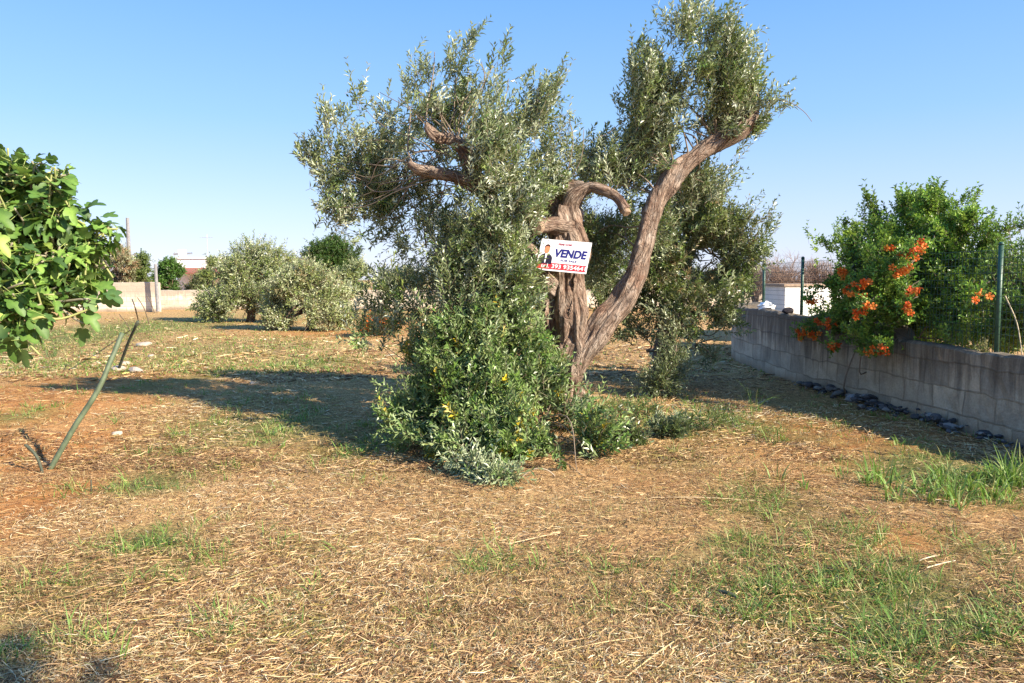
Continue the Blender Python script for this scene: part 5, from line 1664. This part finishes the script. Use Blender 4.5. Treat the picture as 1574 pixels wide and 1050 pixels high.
a0 = at(-330, 470, 38.0); a1 = at(243, 480, 40.5)
bw = ribbon_wall('limestone_wall', [(a0.x, 40.0), (-26, 40.3), (a1.x, 40.6)], .3, -.2, lambda a, x, y: at(243, 434.5, 40.6).z + .01 * math.sin(x), M['far_wall'], rough=.01, step=.4, seed=5, side=-1)
tag(bw, 'tall pale limestone block wall at the back left, ending at a wooden post', 'wall')
hl = at(243, 447, 43).z
bw2 = ribbon_wall('limestone_wall', [(at(244, 447, 43).x, 43.2), (-8, 43.6), (0, 44), (10, 44.5), (22, 45)], .3, -.2, lambda a, x, y: hl + .01 * math.sin(x * 2), M['far_wall'], rough=.01, step=.4, seed=6, side=-1)
tag(bw2, 'lower pale wall continuing to the right behind the olive trees', 'wall')
px_, d_ = at(243, 480, 40.2), 40.2
mb = MB()
mb.tube([(px_.x, d_, 0), (px_.x - .03, d_, 1.2), (px_.x - .05, d_, at(243, 406, 40.2).z)], [.09, .085, .07], 8, rough=.06)
tag(mb.build('wooden_post', M['grey_wood'], origin=(px_.x, d_, 0)), 'tall grey wooden post standing at the corner of the back wall', 'post')
hx, hd = at(272, 400, 62).x, 62.0
hz = at(272, 398, 62).z
house = empty('white_house', (hx, hd, 0), 'low white flat-roofed house with a rust-red tiled awning behind the back wall', 'house')
H0_ = (hx, hd, 0)
MB().box(hx, hx + 11, hd, hd + 8, -.1, hz, ).build('wall', M['house_white'], house, origin=H0_)
MB().box(hx - .1, hx + 11.1, hd - .1, hd + 8.1, hz + .003, hz + .12).build('roof', M['house_white'], house, origin=H0_)
za_ = at(272, 411, 60).z; zb_ = at(272, 419, 60).z
mb = MB()
mb.add([(hx + .3, hd - 2.2, zb_), (hx + 8, hd - 2.2, zb_), (hx + 8, hd - .003, za_), (hx + .3, hd - .003, za_), (hx + .3, hd - 2.2, zb_ - .1), (hx + 8, hd - 2.2, zb_ - .1), (hx + 8, hd - .003, za_ - .1), (hx + .3, hd - .003, za_ - .1)],
       [(0, 1, 2, 3), (4, 7, 6, 5), (0, 4, 5, 1), (1, 5, 6, 2), (3, 7, 4, 0), (2, 6, 7, 3)])
mb.build('awning', M['awning'], house, origin=H0_)
MB().box(hx + 1.2, hx + 2.3, hd - .03, hd - .003, .05, 2.0).build('door', M['glass_dark'], house, origin=H0_)
MB().box(hx + 4, hx + 5.4, hd - .03, hd - .003, .9, 1.9).build('window', M['glass_dark'], house, origin=H0_)
MB().box(hx - .1, hx + .35, hd + .5, hd + 1.0, hz + .12, hz + .75).build('chimney', M['house_white'], house, origin=H0_)
mb = MB()
for q in range(2):
    mb.tube([(hx - 1.0 + q * .9, hd + 2, hz - .3), (hx - 1.0 + q * .9, hd + 2, hz + .62)], [.03, .03], 5)
mb.tube([(hx - 1.1, hd + 2, hz + .45), (hx + .4, hd + 2, hz + .5)], [.07, .07], 6)
mb.build('roof_tank_rack', M['metal_grey'], house, origin=H0_)
ax_ = at(319, 398, 63).x
zt_ = at(319, 360, 63).z
mb = MB()
mb.tube([(ax_, hd + 1, hz + .1), (ax_, hd + 1, zt_)], [.035, .025], 6)
for k in range(5):
    mb.tube([(ax_ - .45 + .2 * k, hd + .7, zt_ - .25), (ax_ - .45 + .2 * k, hd + 1.3, zt_ - .25)], [.012, .012], 4)
mb.tube([(ax_ - .5, hd + 1, zt_ - .25), (ax_ + .45, hd + 1, zt_ - .25)], [.02, .02], 4)
mb.build('antenna', M['metal_grey'], house, origin=H0_)
p0, p1 = at(199, 410, 66), at(196, 335, 66)
mb = MB(); mb.tube([(p0.x, 66, 0), (p0.x, 66, p0.z), (p1.x, 66, p1.z)], [.20, .18, .13], 10)
tag(mb.build('telegraph_pole', M['grey_wood'], origin=(p0.x, 66, 0)), 'bare grey pole rising above the shrubs on the left skyline', 'pole')

# ------------------------------------------------------------------ stakes and poles on the left
def pole(name, pix, rad, mat, label, cat, d0=None, d1=None, group=None, rough=.05):
    b = on_ground(*pix[0])
    dd0 = d0 or b.y
    dd1 = d1 or dd0
    n = len(pix)
    pts = [b + Vector((0, 0, -.06))] + [at(px, py, dd0 + (dd1 - dd0) * k / (n - 1)) for k, (px, py) in enumerate(pix) if k > 0]
    mb = MB(); mb.tube([tuple(p) for p in pts], rad, 10, rough=rough, smooth=5, seed=len(label))
    return tag(mb.build(name, mat, origin=tuple(b), smooth=True), label, cat, group)


GS = 'leaning stakes and rods on the left'
pole('leaning_pole', [(70, 722), (112, 660), (150, 600), (172, 550), (188, 512)], [.022, .023, .022, .021, .020], M['pole_green'], 'long bent green pole leaning to the right in the left foreground', 'pole', d1=6.9, group=GS)
pole('leaning_pole', [(180, 569), (196, 530), (212, 494)], [.024, .024, .022], M['pole_dark'], 'shorter dark weathered stake leaning right among pale stones', 'stake', d1=13.4, group=GS)
pole('metal_rod', [(208, 525), (196, 500), (183, 483)], [.010, .010, .009], M['rod'], 'thin rod leaning left behind the dark stake', 'rod', group=GS)
pole('metal_rod', [(214, 497), (209, 478), (203, 460)], [.012, .012, .010], M['rod'], 'thin rod rising left from the top of the dark stake', 'rod', d0=14, group=GS)
pole('metal_rod', [(230, 498), (222, 475), (211, 457)], [.018, .016, .014], M['rod'], 'thin bent rod leaning left, right of the dark stake', 'rod', group=GS)
pole('metal_rod', [(238, 481), (232, 466), (226, 455)], [.024, .020, .018], M['rod'], 'farthest thin rod, close to the end of the back wall', 'rod', group=GS)
pole('broken_stake', [(68, 728), (58, 705), (44, 688), (38, 684)], [.012, .012, .014, .010], M['pole_dark'], 'short broken dark stub beside the foot of the green pole', 'stake', group=GS)
pole('short_peg', [(140, 755), (140, 738)], [.006, .005], M['pole_dark'], 'tiny dark peg right of the green pole foot', 'peg')


def lying(name, px, py, px2, py2, r_, mat, label, cat, col=(.5, .4, .25), group=None):
    a, b = on_ground(px, py), on_ground(px2, py2)
    mb = MB()
    m_ = (a + b) / 2
    mb.tube([(a.x, a.y, a.z + r_ + .012), (m_.x + .01, m_.y, g(m_.x, m_.y) + r_ + .018), (b.x, b.y, b.z + r_ + .012)], [r_, r_, r_ * .8], 7, smooth=4, col=col, rough=.06)
    return tag(mb.build(name, mat, origin=tuple(a)), label, cat, group)


lying('stick', 1104, 915, 1132, 926, .010, M['pole_dark'], 'short dark stick lying on the litter right of centre', 'stick')
lying('dry_stalk', 1412, 866, 1442, 858, .0035, M['straw'], 'upper one of two short straight pale stalks lying right of centre', 'stalk', (.75, .62, .42), 'pale cut stalks lying on the field')
lying('dry_stalk', 1424, 877, 1468, 866, .0035, M['straw'], 'lower one of two short straight pale stalks lying right of centre', 'stalk', (.75, .62, .42), 'pale cut stalks lying on the field')
lying('dry_stalk', 960, 1048, 1045, 985, .003, M['straw'], 'long pale stalk running up from the bottom edge right of centre', 'stalk', (.62, .46, .24), 'pale cut stalks lying on the field')
lying('dry_stalk', 850, 1010, 990, 984, .0025, M['straw'], 'long thin pale stalk across the bottom centre', 'stalk', (.62, .46, .24), 'pale cut stalks lying on the field')
lying('dry_stalk', 1000, 768, 1160, 773, .0035, M['straw'], 'long pale stalk lying level in front of the fallen branch', 'stalk', (.68, .52, .3), 'pale cut stalks lying on the field')
lying('dry_stalk', 780, 840, 860, 822, .003, M['straw'], 'pale stalk on the open ground below the silvery shoots', 'stalk', (.68, .52, .3), 'pale cut stalks lying on the field')

# a tree behind the photographer: its shadow falls in the lower left corner
bt = bg_tree('garden_tree', 787, 500, 300, 60, 'tree standing behind the camera whose shadow reaches the lower left corner', 'tree', None, [(.08, .12, .04), (.1, .15, .05)], (.14, .06), 10, 401, d=9, nb=4)
for c_ in list(bt.children): bpy.data.objects.remove(c_, do_unlink=True)
bpy.data.objects.remove(bt, do_unlink=True)
tx, ty = 1.6, .1
EXT = -1
tloc = Vector((4.6, -.9, g(4.6, -.9)))
bt = empty('garden_tree', tuple(tloc), 'tree standing behind the camera whose shadow reaches the lower left corner', 'tree')
mb = MB()
k_ = 4.4
cc_ = np.array([-2.45 + 1.5 * k_, 2.75 - .92 * k_, k_])
foliage(mb, [(cc_[0], cc_[1], cc_[2], .75, .5, .7, 1), (cc_[0] - .3, cc_[1] - .4, cc_[2] - .5, .8, .5, .6, 1)], 500, (.25, .5), 12, (.12, .05), .3, .8, .5, [(.08, .12, .04)], 402, 0, 3, **kw)
mb.build('crown', [M['green_leaf'], M['twig']], bt, origin=np.array(tloc))
mb = MB(); mb.tube([(tloc.x, tloc.y, -.1), (4.4, -1.2, 1.5), tuple(cc_ - np.array([0, 0, .6]))], [.12, .10, .05], 10, smooth=5, rough=.1)
mb.build('trunk', M['old_bark'], bt, origin=np.array(tloc), smooth=True)
